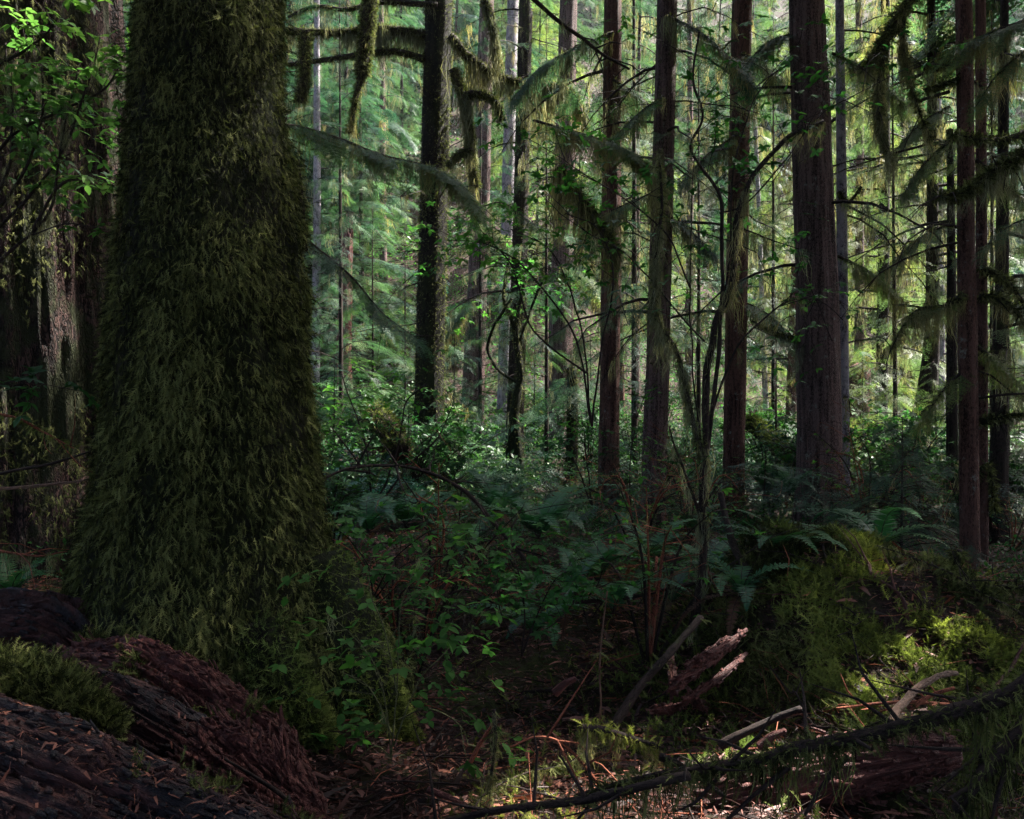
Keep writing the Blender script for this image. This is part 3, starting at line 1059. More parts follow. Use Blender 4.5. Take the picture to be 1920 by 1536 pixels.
# right hand limbs
limb(T9, [(1800, 108), (1760, 124), (1715, 120), (1690, 126)], 8.0, .035, .018, moss=90, fringe=26, flen=.14, mat='moss_bark')
limb(T9, [(1798, 148), (1765, 160), (1735, 168)], 8.0, .028, .012, moss=90, fringe=20, flen=.12, mat='moss_bark')
limb(T9, [(1806, 553), (1778, 574), (1735, 578), (1705, 596), (1668, 655)], 7.9, .035, .006, moss=70, fringe=90, flen=.32, dead=8, sprays=14, ssize=.32, needle='needle_gold', mat='moss_bark', fine=True)
limb(T9, [(1838, 556), (1875, 560), (1905, 585), (1950, 640)], 8.0, .03, .012, moss=90, fringe=30, flen=.2, mat='moss_bark', dead=4)
limb(T9, [(1838, 503), (1875, 518), (1905, 548), (1950, 620)], 8.0, .03, .012, moss=90, fringe=12, flen=.12, mat='moss_bark')
limb(T9, [(1840, 790), (1880, 782), (1930, 775)], 8.0, .035, .02, moss=90, fringe=30, flen=.2, mat='moss_bark', dead=4)
limb(T9, [(1806, 930), (1850, 870), (1862, 930), (1865, 960)], 8.2, .02, .008, moss=90, fringe=20, flen=.1, mat='moss_bark')
limb(T8, [(1410, 602), (1440, 618), (1470, 630), (1500, 636)][::-1], 11, .03, .012, moss=80, fringe=40, flen=.25, mat='moss_bark', dead=3)
limb(T8, [(1572, 360), (1590, 380), (1615, 350)], 11.2, .03, .015, moss=60, fringe=20, flen=.3, mat='moss_bark')

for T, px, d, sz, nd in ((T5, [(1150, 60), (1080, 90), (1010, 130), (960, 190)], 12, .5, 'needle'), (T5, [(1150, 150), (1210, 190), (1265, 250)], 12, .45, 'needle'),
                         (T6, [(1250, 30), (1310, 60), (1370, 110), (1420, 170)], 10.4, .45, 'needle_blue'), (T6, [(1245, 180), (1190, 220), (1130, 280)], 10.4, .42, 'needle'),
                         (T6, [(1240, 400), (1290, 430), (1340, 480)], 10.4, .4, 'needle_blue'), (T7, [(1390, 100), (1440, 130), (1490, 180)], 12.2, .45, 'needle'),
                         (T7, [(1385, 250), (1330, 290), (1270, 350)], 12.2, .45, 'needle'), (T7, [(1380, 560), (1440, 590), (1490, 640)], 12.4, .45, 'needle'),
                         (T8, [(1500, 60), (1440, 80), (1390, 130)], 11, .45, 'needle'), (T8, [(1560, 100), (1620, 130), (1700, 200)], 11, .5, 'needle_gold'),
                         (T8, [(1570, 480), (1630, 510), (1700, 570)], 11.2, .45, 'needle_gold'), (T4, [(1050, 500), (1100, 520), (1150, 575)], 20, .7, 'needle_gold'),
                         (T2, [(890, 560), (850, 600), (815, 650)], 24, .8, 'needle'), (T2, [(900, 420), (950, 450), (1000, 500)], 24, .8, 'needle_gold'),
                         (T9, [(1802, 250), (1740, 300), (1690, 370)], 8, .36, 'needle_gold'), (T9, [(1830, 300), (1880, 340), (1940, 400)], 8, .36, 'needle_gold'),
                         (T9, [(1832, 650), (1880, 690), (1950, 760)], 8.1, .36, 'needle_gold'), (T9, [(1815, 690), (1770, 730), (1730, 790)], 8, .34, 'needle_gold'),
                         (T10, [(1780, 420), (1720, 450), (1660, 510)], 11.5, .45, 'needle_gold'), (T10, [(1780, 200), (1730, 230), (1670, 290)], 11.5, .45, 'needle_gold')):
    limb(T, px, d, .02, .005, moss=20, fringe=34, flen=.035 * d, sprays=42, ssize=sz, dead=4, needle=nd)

# tree whose trunk is outside the frame on the right and whose limbs reach in
def edge_tree():
    foot = below((4.6, 6.2, 0))
    T = thing('overhanging_tree', 'tree just outside the right edge whose mossy dark limbs reach into the picture', 'tree', foot)
    tip = foot + np.array([.2, 0, 16])
    trunk_mesh('trunk', T, foot, tip, .2, .06, M['bark_dark'], seed=3)
    limb(T, [(2130, 230), (1960, 240), (1900, 258), (1850, 264), (1815, 258), (1778, 250)], 6.0, .035, .006, moss=70, fringe=14, flen=.12, fine=True, msize=.05)
    limb(T, [(2130, 180), (1960, 262), (1900, 300), (1850, 332), (1805, 362), (1760, 368)], 6.0, .045, .006, moss=150, fringe=34, flen=.25, dead=10, fine=True, msize=.06)
    limb(T, [(2150, -260), (1900, -180), (1760, -60), (1700, 8), (1662, 66), (1636, 112), (1622, 130)], 6.6, .05, .016, moss=110, fringe=26, flen=.2, fine=True, msize=.055)
    limb(T, [(1662, 60), (1652, 130), (1645, 200), (1652, 250), (1672, 300)], 6.6, .024, .006, moss=90, fringe=50, flen=.32, fine=True, msize=.05, dead=4)
    limb(T, [(1693, 20), (1693, 90), (1705, 150), (1722, 205), (1745, 262)], 6.6, .022, .005, moss=90, fringe=40, flen=.25, fine=True, msize=.05, dead=4)
    limb(T, [(2150, -100), (1960, 20), (1860, 60), (1790, 90)], 6.8, .02, .005, moss=10, fringe=16, flen=.2, sprays=36, ssize=.4, fine=True)
    limb(T, [(2100, 20), (1980, 60), (1880, 130), (1830, 200)], 6.8, .016, .004, moss=10, fringe=20, flen=.3, sprays=30, ssize=.35, fine=True, needle='needle')
    limb(T, [(2100, 380), (1980, 400), (1900, 420), (1840, 470)], 7.2, .016, .004, moss=10, fringe=20, flen=.3, sprays=22, ssize=.3, fine=True, needle='needle')
    g = G()
    crown(g, foot + (0, 0, 9), tip, 2.6, .6, 16, spr=26, size=.8, protos=SPR_LOW)
    g.build('crown', [M['twig'], M['needle']], T)
    return T


edge_tree()


# curved trunk, right of middle
def curved():
    d = 16
    pts = [P(1735, 905, d), P(1700, 880, d), P(1722, 800, d), P(1738, 700, d), P(1745, 560, d), P(1742, 300, d), P(1740, 0, d), P(1740, -400, d)]
    pts = [P(1698, 900, d), P(1712, 860, d), P(1726, 800, d), P(1740, 720, d), P(1748, 600, d), P(1748, 300, d), P(1746, 0, d), P(1746, -600, d)]
    pts[0][2] = gh(pts[0][0], d) - .2
    T = thing('curved_tree', 'dark tree with a curved swept base rising behind the feathery sapling', 'tree', pts[0])
    g = G()
    tube(g, pts, np.array([.36, .24, .2, .175, .13, .09, .07, .03]), 24, 0, sub=8)
    g.build('trunk', [M['bark_dark']], T)
    g = G()
    crown(g, P(1748, 520, d), P(1746, -600, d), 2.6, 1, 34, spr=22, size=.5, lich=20, lichlen=.6)
    deadlimbs(g, P(1740, 700, d), P(1748, 200, d), 8, lich=16, lichlen=.5)
    g.build('crown', [M['twig'], M['needle_gold'], M['lichen'], M['moss']], T)


curved()

# thinner trees behind, x px, top y where trunk is seen, foot y, width, depth
FAR = [(590, 660, 18, 30, 'bark_pale'), (720, 700, 16, 36, 'bark'), (1192, 770, 11, 24, 'bark'), (1168, 760, 13, 26, 'bark_red'), (1440, 800, 11, 30, 'bark_pale'),
       (1480, 830, 22, 24, 'bark_red'), (1612, 790, 20, 26, 'bark'), (1650, 850, 24, 20, 'bark_dark'), (1765, 860, 15, 24, 'bark_pale'), 
       (1290, 760, 16, 30, 'bark'), (1700, 780, 14, 30, 'bark'), 
       (645, 720, 12, 34, 'bark_dark')]
KIND = {'bark': 'brown', 'bark_red': 'reddish', 'bark_dark': 'dark', 'bark_pale': 'pale lichen grey'}
for x, yb, w, d, mt in FAR:
    b = P(x, yb, d)
    foot = below(b)
    T = thing('distant_conifer', None, 'tree', foot, 'slim conifers between the main trunks and the hillside')
    H = 16 + R.uniform(0, 5)
    r = w / 2 / F * d
    tip = foot + np.array([R.normal(0, .3), R.normal(0, .3), H])
    trunk_mesh('trunk', T, foot, tip, r, r * .4, M[mt], 1.3, 16, .05, 4, int(R.integers(1, 40)), step=.6)
    g = G()
    crown(g, foot + (0, 0, 2.2 if x > 1400 else 3.5), tip, 2.6, .6, 48, spr=22, size=.6, lich=26 if x > 1000 else 10, lichlen=.8, protos=SPR)
    g.build('crown', [M['twig'], M['needle_gold' if x > 1400 else 'needle'], M['lichen'], M['moss']], T)
    ITEMS.append((T, x, d, 'slim %s conifer' % KIND[mt]))


# ------------------------------------------------------------------ hillside conifers: prototypes, then copies
def proto_conifer(seed, H, r, L0, n, needle, lich):
    T = thing('hillside_conifer', None, 'tree', (0, 0, -50), 'conifers crowding the hillside')
    g = G()
    foot = np.array([0, 0, -50.0])
    tube(g, [foot + (0, 0, -.5), foot + (0, 0, H * .5), foot + (.1, 0, H)], [r, r * .6, .02], 10, 0, sub=4)
    g.build('trunk', [M['bark_dark']], T)
    g = G()
    crown(g, foot + (0, 0, H * .08), foot + (0.1, 0, H * .99), L0 * 1.25, .5, int(n * .75), spr=46, size=.72, up=.2, droop=.5, lich=lich, lichlen=.9, protos=SPR_LOW, rb=.02)
    g.build('crown', [M['twig'], M[needle], M['lichen']], T)
    return T


protos = [proto_conifer(1, 15, .13, 2.7, 90, 'needle', 5), proto_conifer(2, 19, .10, 3.1, 110, 'needle_blue', 3), proto_conifer(3, 12, .06, 2.5, 80, 'needle_gold', 7), proto_conifer(4, 17, .10, 2.6, 100, 'needle', 8)]
GLADES = [(1.0, 31, 4.2), (-6.5, 38, 3.4), (9, 30, 3.0), (-3, 52, 4.0)]     # openings where the sun gets down to the slope
spots = []
rr = random.Random(4)
for d in (31, 35, 39, 44, 50, 57, 65, 75, 87, 100):
    half = d * .66
    stepx = 3.4 + d * .045
    x = -half + rr.uniform(0, stepx)
    while x < half:
        yy = d + rr.uniform(-2, 2)
        px = 960 + x / yy * F
        # keep the glade in the middle open low down
        if not (d < 37 and 850 < px < 1130) and not (d < 34 and px > 1350 and rr.random() < .5):
            nx_, ny_ = x + rr.uniform(-1, 1), yy
            if not any(0 < (nx_ - gx_) * .885 + (ny_ - gy_) * .465 < 19 and abs(-(nx_ - gx_) * .465 + (ny_ - gy_) * .885) < w_ for gx_, gy_, w_ in GLADES):
                spots.append((nx_, ny_))
        x += stepx * rr.uniform(.8, 1.25)
used = set()
for i, (x, y) in enumerate(spots):
    k = rr.choice([0, 1, 2, 3] if x > -3 else [0, 1, 1, 3])
    if k in used:
        o = copy_tree(protos[k])
    else:
        o = protos[k]; used.add(k)
    s = rr.uniform(.75, 1.25)
    o.location = (x, y, float(gh(x, y, False)) - .2)
    o.rotation_euler = (rr.uniform(-.07, .07), rr.uniform(-.07, .07), rr.uniform(0, 6.28))
    o.scale = (s * rr.uniform(.9, 1.2), s * rr.uniform(.9, 1.2), s)
    ITEMS.append((o, 960 + x / y * F, y, ['mid green hillside conifer', 'tall dark hillside conifer', 'yellowish hillside conifer', 'lichen hung hillside conifer'][k]))
for k, o in enumerate(protos):
    if k not in used:
        bpy.data.objects.remove(o)

# unseen trees added beside and behind the viewer to keep the foreground in shade
def shade_proto():
    T = thing('added_shade_tree', 'unseen conifer added outside the frame to shade the foreground', 'tree', (0, 0, -80), 'unseen canopy trees added for shade')
    g = G()
    foot = np.array([0, 0, -80.0])
    tube(g, [foot + (0, 0, -.5), foot + (0, 0, 10), foot + (0, 0, 24)], [.4, .25, .05], 14, 0, sub=4)
    g.build('trunk', [M['bark']], T)
    g = G()
    crown(g, foot + (0, 0, 11), foot + (0, 0, 24), 4.4, 1.2, 110, spr=48, size=1.0, protos=SPR_LOW)
    g.build('crown', [M['twig'], M['needle']], T)
    return T


sp0 = shade_proto()
for i, (x, y) in enumerate([(9, 3.5), (7.5, -2), (13.2, 6.1), (14, 1), (12, -7), (-5, -1), (-7, 4), (3, -4), (-3, -6), (17, 3), (0.5, -10), (-11, 1), (-9, -7), (6, -9), (4.5, 0.2), (-1.5, -2.5)]):
    o = sp0 if i == 0 else copy_tree(sp0)
    o.location = (x, y, float(gh(x, y, False)) - .2)
    o.rotation_euler = (0, 0, i * 1.7)
o = copy_tree(sp0)  # one more unseen tree, added to shade the moss covered trunk
o.location = (11.6, 13.0, float(gh(11.6, 13.0, False)) - .2)
o.scale = (1.0, 1.0, .97)
o['label'] = 'unseen conifer added outside the right edge to shade the shaggy giant'


# ------------------------------------------------------------------ young conifers (saplings)
def sapling(x, yb, d, H, L, label, needle='needle_blue', n=26, fine=False, lich=0):
    foot = below(P(x, yb, d))
    T = thing('young_conifer', label, 'sapling', foot, 'feathery young conifers')
    g = G()
    tip = foot + np.array([R.normal(0, .05), 0, H])
    tube(g, [foot, (foot + tip) / 2, tip], [.012 + H * .004, .01 + H * .002, .003], 7, 0, sub=4)
    g.build('trunk', [M['twig']], T)
    g = G()
    crown(g, foot + (0, 0, H * .12), tip, L, .15, n, spr=22, size=.33 + .06 * H / 3, up=.35, droop=.6, lich=lich, lichlen=.3, protos=SPR_FINE if fine else SPR, rb=.008)
    g.build('crown', [M['twig'], M[needle], M['lichen']], T)
    return T


sapling(1690, 1050, 8.6, 1.6, 1.0, 'large feathery blue green young conifer right of the thickest right trunk', fine=True, n=85)
sapling(1625, 1030, 9.4, 1.0, .6, 'small feathery young conifer touching the right foot of the thickest trunk', fine=True, n=22)
sapling(1430, 1010, 12, 1.35, .8, 'young conifer filling the gap between the two red brown trunks', n=28)
sapling(1455, 880, 13.5, 3.2, 1.1, 'taller young conifer behind the gap left of the thickest trunk', needle='needle', n=34, lich=4)
sapling(625, 860, 13, 2.2, 1.2, 'dark young conifer hugging the right side of the shaggy giant', n=36)
sapling(700, 820, 17, 5.2, 1.8, 'tall layered young conifer between the shaggy giant and the black trunk', needle='needle', n=60)
sapling(640, 820, 21, 7, 2.2, 'tall young conifer behind the broken red snag', needle='needle', n=60)
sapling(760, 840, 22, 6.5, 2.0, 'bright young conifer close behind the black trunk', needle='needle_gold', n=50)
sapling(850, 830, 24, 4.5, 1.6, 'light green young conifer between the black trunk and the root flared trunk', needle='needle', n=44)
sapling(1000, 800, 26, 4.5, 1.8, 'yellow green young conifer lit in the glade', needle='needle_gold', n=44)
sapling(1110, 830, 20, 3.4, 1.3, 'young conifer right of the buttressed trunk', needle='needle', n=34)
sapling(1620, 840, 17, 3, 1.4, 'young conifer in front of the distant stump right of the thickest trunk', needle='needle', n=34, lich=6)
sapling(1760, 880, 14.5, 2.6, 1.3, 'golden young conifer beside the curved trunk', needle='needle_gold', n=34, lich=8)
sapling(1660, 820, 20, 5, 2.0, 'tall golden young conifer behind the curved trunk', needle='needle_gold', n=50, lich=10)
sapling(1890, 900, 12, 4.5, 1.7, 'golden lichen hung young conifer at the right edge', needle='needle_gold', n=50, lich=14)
sapling(1720, 980, 10.5, 1.0, .7, 'low spreading young conifer in front of the curved trunk', fine=True, n=24)
sapling(1300, 820, 19, 4.2, 1.7, 'young conifer glimpsed behind the many stemmed shrub', needle='needle', n=44, lich=6)


for px, yb, d, H, L, nd, lb in ((1025, 790, 18, 10, 2.3, 'needle', 'tall understory conifer behind the slim dark trunk, filling the upper centre'), (1190, 800, 16, 14, 2.5, 'needle', 'tall understory conifer between the red and purple brown trunks'),
                                (1310, 800, 15, 9, 2.0, 'needle_blue', 'blue green understory conifer behind the many stemmed shrub'), (1450, 820, 17, 10, 2.3, 'needle', 'tall understory conifer left of the thickest trunk'),
                                (1680, 830, 16, 10, 2.4, 'needle_gold', 'golden understory conifer between the thickest trunk and the curved tree'), (1860, 860, 14, 9, 2.2, 'needle_gold', 'golden understory conifer just right of the slender twin trunk'),
                                (900, 800, 19, 10, 2.2, 'needle_blue', 'cool green understory conifer behind the black trunk'), (640, 800, 15, 9, 2.0, 'needle', 'understory conifer tight beside the shaggy giant')):
    sapling(px, yb, d, H, L, lb, needle=nd, n=46, lich=9 if px > 1000 else 4)


# ------------------------------------------------------------------ snags, logs, sticks
def snag():
    d = 16
    foot = below(P(1070, 945, d))
    T = thing('broken_snag', 'short broken mossy snag beside the buttressed trunk', 'snag', foot)
    g = G()
    top = P(1072, 690, d)
    tube(g, [foot, (foot + top) / 2 + (.02, 0, 0), top], [.13, .105, .09], 16, 0, lambda A, L, r_: 1 + .15 * fbm(np.stack([np.cos(A) * 3, np.sin(A) * 3, L * 3], -1), 3, 3), sub=8)
    p, rad = smooth_path(np.array([foot, (foot + top) / 2, top]), np.array([.12, .1, .09]), 8)
    limb_moss(g, p, rad, 1200, 1, .09)
    g.build('trunk', [M['moss_bark'], M['moss']], T)
    d = 24
    foot = below(P(645, 640, d)); foot[2] = P(645, 640, d)[2] - 1.5
    T = thing('red_snag', 'splintered orange red snag standing in sunlight right of the shaggy giant', 'snag', foot)
    g = G()
    top = P(653, 440, d)
    tube(g, [foot, P(648, 520, d), top], [.22, .19, .14], 18, 0, lambda A, L, r_: 1 + .25 * fbm(np.stack([np.cos(A) * 4, np.sin(A) * 4, L * .8], -1), 3, 5), sub=8)
    for i in range(9):
        a = i / 9 * 2 * PI
        q = top + np.array([math.cos(a) * .11, math.sin(a) * .11, -.1])
        tube(g, [q, q + (0, 0, R.uniform(.15, .75))], [.045, .004], 5, 0)
    g.build('trunk', [M['wood_red']], T)
    # distant stump
    d = 19
    foot = below(P(1608, 800, d))
    T = thing('distant_stump', 'pale broken stump in the sun between the thickest trunk and the dark distant one', 'stump', foot)
    g = G(); top = P(1608, 690, d)
    tube(g, [foot, top], [.30, .24], 18, 0, lambda A, L, r_: 1 + .25 * fbm(np.stack([np.cos(A) * 4, np.sin(A) * 4, L * .8], -1), 3, 5), sub=10)
    g.build('trunk', [M['bark_red']], T)


snag()


def log(name, label, cat, px, ds, rads, mat, seg=60, amp=.12, grain=.5, moss=0, msize=.05, mossmat='moss', flat=1.0, seed=0, sub=26, mossbox=None, group=None, mossup=.1, splint=0, crumbs=0):
    pts = np.array([P(x, y, d) for (x, y), d in zip(px, ds)])
    sp, sr = smooth_path(pts, np.array(rads, float), sub)
    g = G()

    def disp(A, L, r_):
        n1 = fbm(np.stack([np.cos(A) * 2.2, np.sin(A) * 2.2, L * .9 + seed], -1), 3, seed)
        n2 = 1 - np.abs(fbm(np.stack([np.cos(A) * 7, np.sin(A) * 7, L * 1.6 * grain + seed], -1), 4, seed + 3))
        n3 = fbm(np.stack([np.cos(A) * 24, np.sin(A) * 24, L * 9 * grain + seed], -1), 3, seed + 7)
        n4 = fbm(np.stack([np.cos(A) * 5, np.sin(A) * 5, L * 7 + seed], -1), 3, seed + 11)
        e = np.minimum(L, L.max() - L)
        rag = 1 - np.exp(-np.maximum(e, 0) / .06) * .0
        return (1 + amp * (n1 * .8 + (n2 - .6) * 1.3 + n3 * .25 + np.round(n4 * 2.2) * .16)) * rag
    tube(g, sp, sr, seg * 3, 0, disp)
    base = pts[len(pts) // 2].copy(); base[2] = min(p[2] for p in pts)
    V = np.concatenate(g.v)
    if crumbs:
        k = R.integers(0, len(V) - 2, crumbs * 3)
        p = V[k]; o = nrm(p - sp[np.minimum(k // (seg * 3), len(sp) - 1)])
        kk = (o[:, 2] > .15) & (fbm(p * 5, 2, 3) > -.2)
        p, o = p[kk][:crumbs], o[kk][:crumbs]
        n_ = len(p)
        cv = (np.array([(-.5, 0, 0), (.5, 0, 0), (.4, .5, .06), (-.4, .5, .05), (-.1, 1, 0), (.1, 1, 0)]), np.array([(0, 1, 2, 3), (3, 2, 5, 4)]), np.zeros((0, 3), int))
        ln = R.uniform(.01, .045, n_)
        g.scat(cv, p + o * .004, np.cross(o, rv(n_)), o + R.normal(0, .3, (n_, 3)), np.stack([np.where(R.random(n_) < .6, .002, .009), ln, ln], 1), 1)
    if splint:
        k = R.integers(0, len(V) - 2 - seg * 3 * 2, splint)
        p = V[k]; c = sp[np.minimum(k // (seg * 3), len(sp) - 1)]; o = nrm(p - c)
        d = nrm(V[k + seg * 3] - V[k])
        ln = R.uniform(.015, .06, splint) * (1 + 1.0 * (R.random(splint) < .06))
        wd = R.uniform(.006, .022, splint)
        chipv = (np.array([(-.5, 0, -.3), (.5, 0, -.3), (.5, 0, .3), (-.5, 0, .3), (-.35, .8, -.1), (.25, .9, -.2), (.3, 1, .3), (-.3, .7, .35)]), np.array([(0, 1, 5, 4), (1, 2, 6, 5), (2, 3, 7, 6), (3, 0, 4, 7), (4, 5, 6, 7)]), np.zeros((0, 3), int))
        g.scat(chipv, p - d * ln[:, None] * .5 + o * R.uniform(-.004, .008, (splint, 1)), d * R.choice([-1, 1], (splint, 1)) + o * R.uniform(-.05, .25, (splint, 1)) + R.normal(0, .08, (splint, 3)), o, np.stack([wd, ln, wd], 1), 0)
    if moss or mossbox:
        T = thing(name, label, cat, base, group)
        g.build('wood', [M[mat], M['litter']], T)
        gm = G()
        c_i = np.arange(len(V) - 2) // (seg * 3)
        c = sp[c_i]
        o = nrm(V[:-2] - c)
        ok = np.where(o[:, 2] > mossup)[0]
        if mossbox is not None:
            qx = 960 + V[ok, 0] / V[ok, 1] * F
            nz = fbm(V[ok] * 4, 3, 5)
            ok = ok[(qx > mossbox[0]) & (qx < mossbox[1]) & (nz > mossbox[2])]
        if len(ok):
            k = R.choice(ok, moss)
            p = V[k] + R.normal(0, .012, (moss, 3))
            oo = o[k]
            y = oo + R.normal(0, .5, (moss, 3))
            gm.scat(MFR[0], p[::2], y[::2], rv(len(p[::2])), msize * R.uniform(.5, 1.3, len(p[::2])), 0)
            gm.scat(MFR[2], p[1::2], y[1::2], rv(len(p[1::2])), msize * R.uniform(.5, 1.3, len(p[1::2])), 0)
            gm.build('moss', [M[mossmat]], T)
        return T
    o = g.build(name, [M[mat], M['litter']], None, base=base)
    tag(o, label, cat, group)
    return o


log('fallen_log', 'big wet purplish fallen log filling the bottom left corner', 'log', [(-260, 1430), (0, 1510), (250, 1600), (480, 1690), (640, 1780)], [2.75, 2.6, 2.5, 2.4, 2.35], [.27, .27, .25, .22, .17], 'wood_wet', splint=2400, crumbs=2200, seg=110, amp=.10, seed=2, moss=500, mossbox=(250, 600, .25), msize=.04, sub=60)
log('rotten_log', 'smooth purplish red rotten log lying behind the big wet log', 'log', [(100, 1310), (230, 1350), (380, 1430), (520, 1500)], [3.5, 3.4, 3.3, 3.25], [.14, .15, .13, .10], 'wood_wet', splint=900, crumbs=500, seg=60, amp=.14, seed=5, sub=40)
log('crumbling_log', 'crumbling brown red rotten log at the foot of the shaggy giant', 'log', [(140, 1250), (250, 1270), (370, 1330), (480, 1400), (560, 1470)], [3.95, 3.85, 3.75, 3.65, 3.6], [.12, .16, .17, .14, .07], 'wood_red', splint=2600, crumbs=900, seg=80, amp=.24, grain=1.5, seed=9, moss=900, mossbox=(100, 480, .3), msize=.06, sub=40)
log('crumbling_wood_chunk', 'cubically cracked rotten wood chunk below the shaggy giant', 'log', [(370, 1400), (440, 1450), (520, 1500), (600, 1530)], [3.2, 3.15, 3.1, 3.05], [.10, .14, .13, .05], 'wood_red', splint=1800, seg=60, amp=.28, grain=4, seed=14, sub=36)
log('mossy_log', 'green moss covered log end between the wet log and the dark stump', 'log', [(-80, 1285), (30, 1300), (110, 1330), (200, 1385)], [3.15, 3.1, 3.05, 3.0], [.10, .11, .10, .05], 'moss_bark', seg=30, amp=.15, seed=51, moss=5200, msize=.05, sub=20, mossup=-.3)
log('dark_rotten_stump', 'dark rotten stump remains at the left edge below the old trunk', 'stump', [(-60, 1230), (20, 1200), (120, 1200), (190, 1250)], [4.3, 4.3, 4.3, 4.2], [.2, .2, .17, .1], 'wood_wet', splint=700, seg=60, amp=.25, grain=2, seed=19, sub=30)
log('red_log', 'flat red weathered log behind the mossy fallen branch at the bottom right', 'log', [(1330, 1500), (1450, 1470), (1580, 1440), (1700, 1420), (1790, 1410)], [3.6, 3.6, 3.6, 3.6, 3.6], [.07, .11, .12, .10, .06], 'wood_red', splint=700, seg=70, amp=.15, seed=23, sub=30)
log('mossy_fallen_log', 'short moss topped fallen log in the shade behind the leafy seedlings', 'log', [(700, 775), (725, 805), (752, 850)], [11.5, 11.2, 10.9], [.14, .14, .13], 'bark_old', seg=24, amp=.1, seed=28, moss=1400, msize=.07, sub=16, mossup=-.2)
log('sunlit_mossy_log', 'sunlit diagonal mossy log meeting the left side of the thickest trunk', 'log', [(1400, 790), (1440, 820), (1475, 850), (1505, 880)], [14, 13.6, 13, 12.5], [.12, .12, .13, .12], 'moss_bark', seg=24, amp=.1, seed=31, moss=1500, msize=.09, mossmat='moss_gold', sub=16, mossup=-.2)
# splintered red wood on the left shoulder of the mound
RED = []
for i, (a, b, r, lb) in enumerate([((1265, 1290), (1345, 1215), .026, 'long splintered slab of red rotten wood lowest on the mound flank'), ((1290, 1250), (1365, 1195), .022, 'upper red splinter of rotten wood under the shrub foot'),
                                   ((1262, 1300), (1258, 1225), .02, 'upright curled red bark shard beside the leaning black stick'), ((1290, 1310), (1400, 1225), .02, 'red rotten wood strip reaching up the mossy mound'),
                                   ((1310, 1235), (1400, 1180), .016, 'thin red splinter topmost of the rotten wood fan'), ((1270, 1275), (1385, 1200), .016, 'thin red splinter between the two upper pieces of rotten wood'),
                                   ((1320, 1330), (1290, 1290), .02, 'broken red chunk at the lower end of the rotten wood fan'), ((1230, 1330), (1290, 1316), .018, 'red wood strip lying flat left of the rotten wood fan')]):
    log('rotten_wood_shard', lb, 'wood', [a, ((a[0] + b[0]) / 2, (a[1] + b[1]) / 2 + 6), b], [4.35, 4.5, 4.7], [r * .6, r, r * .5], 'wood_red', splint=60, seg=16, amp=.35, grain=1, seed=40 + i, sub=14, group='red rotten wood shards on the mound')


def stick(name, label, px, ds, r0, r1, mat='twig', moss=0, fringe=0, flen=.12, dead=0, cat='branch', group=None, msize=.045, wob=.01, fine=True, mossmat='moss', lich='lichen'):
    pts = np.array([P(x, y, d) for (x, y), d in zip(px, ds if not np.isscalar(ds) else [ds] * len(px))])
    sp, sr = smooth_path(pts, np.linspace(r0, r1, len(pts)), 10)
    sp = sp + np.stack([vn(sp * 5, 3), vn(sp * 5, 9), vn(sp * 5, 14)], 1) * wob
    g = G()
    tube(g, sp, sr, 10, 0, lambda A, L, r_: 1 + .2 * fbm(np.stack([np.cos(A) * 2, np.sin(A) * 2, L * 14], -1), 2, 3))
    Lt = np.linalg.norm(np.diff(sp, axis=0), axis=1).sum()
    for i in range(dead):
        q, dd = pathpt(sp, np.array([R.uniform(.1, .98)]))
        v = nrm(dd[0] * .5 + R.normal(0, .6, 3)) * R.uniform(.1, .4)
        tube(g, [q[0], q[0] + v * .5 + R.normal(0, .02, 3), q[0] + v], [r1 * .5 + .002, r1 * .3 + .0015, .001], 5, 0, cap=False)
    base = pts[-1] if pts[-1][2] < pts[0][2] else pts[0]
    if not (moss or fringe):
        return tag(g.build(name, [M[mat]], None, base=base), label, cat, group)
    T = thing(name, label, cat, base, group)
    g.build('wood', [M[mat]], T)
    if moss:
        g = G(); limb_moss(g, sp, sr, int(moss * Lt * 10), 0, msize); g.build('moss', [M[mossmat]], T)
    if fringe:
        g = G(); limb_lichen(g, sp, int(fringe * Lt * 2), flen, 0, LIC_FINE if fine else LIC, off=r0 * .5); g.build('hanging_lichen', [M[lich]], T)
    return T


stick('mossy_fallen_branch', 'long moss topped fallen branch sweeping across the bottom right', [(2000, 1230), (1880, 1305), (1760, 1345), (1620, 1382), (1500, 1405), (1390, 1430), (1290, 1440), (1180, 1465), (1080, 1495)], [2.7, 2.7, 2.7, 2.7, 2.75, 2.8, 2.8, 2.85, 2.9], .030, .012, moss=90, fringe=50, flen=.2, dead=18, lich='moss', fine=False)
stick('dark_fallen_branch', 'bare dark fallen branch along the bottom edge right of the middle', [(1290, 1452), (1180, 1478), (1080, 1500), (960, 1515), (850, 1536), (760, 1560)], [2.7, 2.75, 2.8, 2.8, 2.85, 2.9], .016, .010, moss=8, dead=10)
stick('corner_branch', 'thick dark branch leaning in the bottom right corner', [(1960, 1330), (1900, 1390), (1850, 1450), (1790, 1520)], 2.9, .035, .018, moss=60, fringe=50, flen=.26, dead=8, lich='moss', fine=False)
stick('leaning_black_stick', 'straight black stick leaning from the shrub foot down to the litter', [(1312, 1155), (1262, 1215), (1210, 1275), (1150, 1360)], [4.7, 4.55, 4.35, 4.1], .018, .024, moss=6, fringe=4, flen=.08)
stick('bent_root', 'bare curved tan root arching over the mossy litter', [(1790, 1263), (1755, 1272), (1715, 1295), (1685, 1325), (1668, 1365)], [3.9, 3.8, 3.65, 3.5, 3.35], .012, .020, mat='wood_pale')
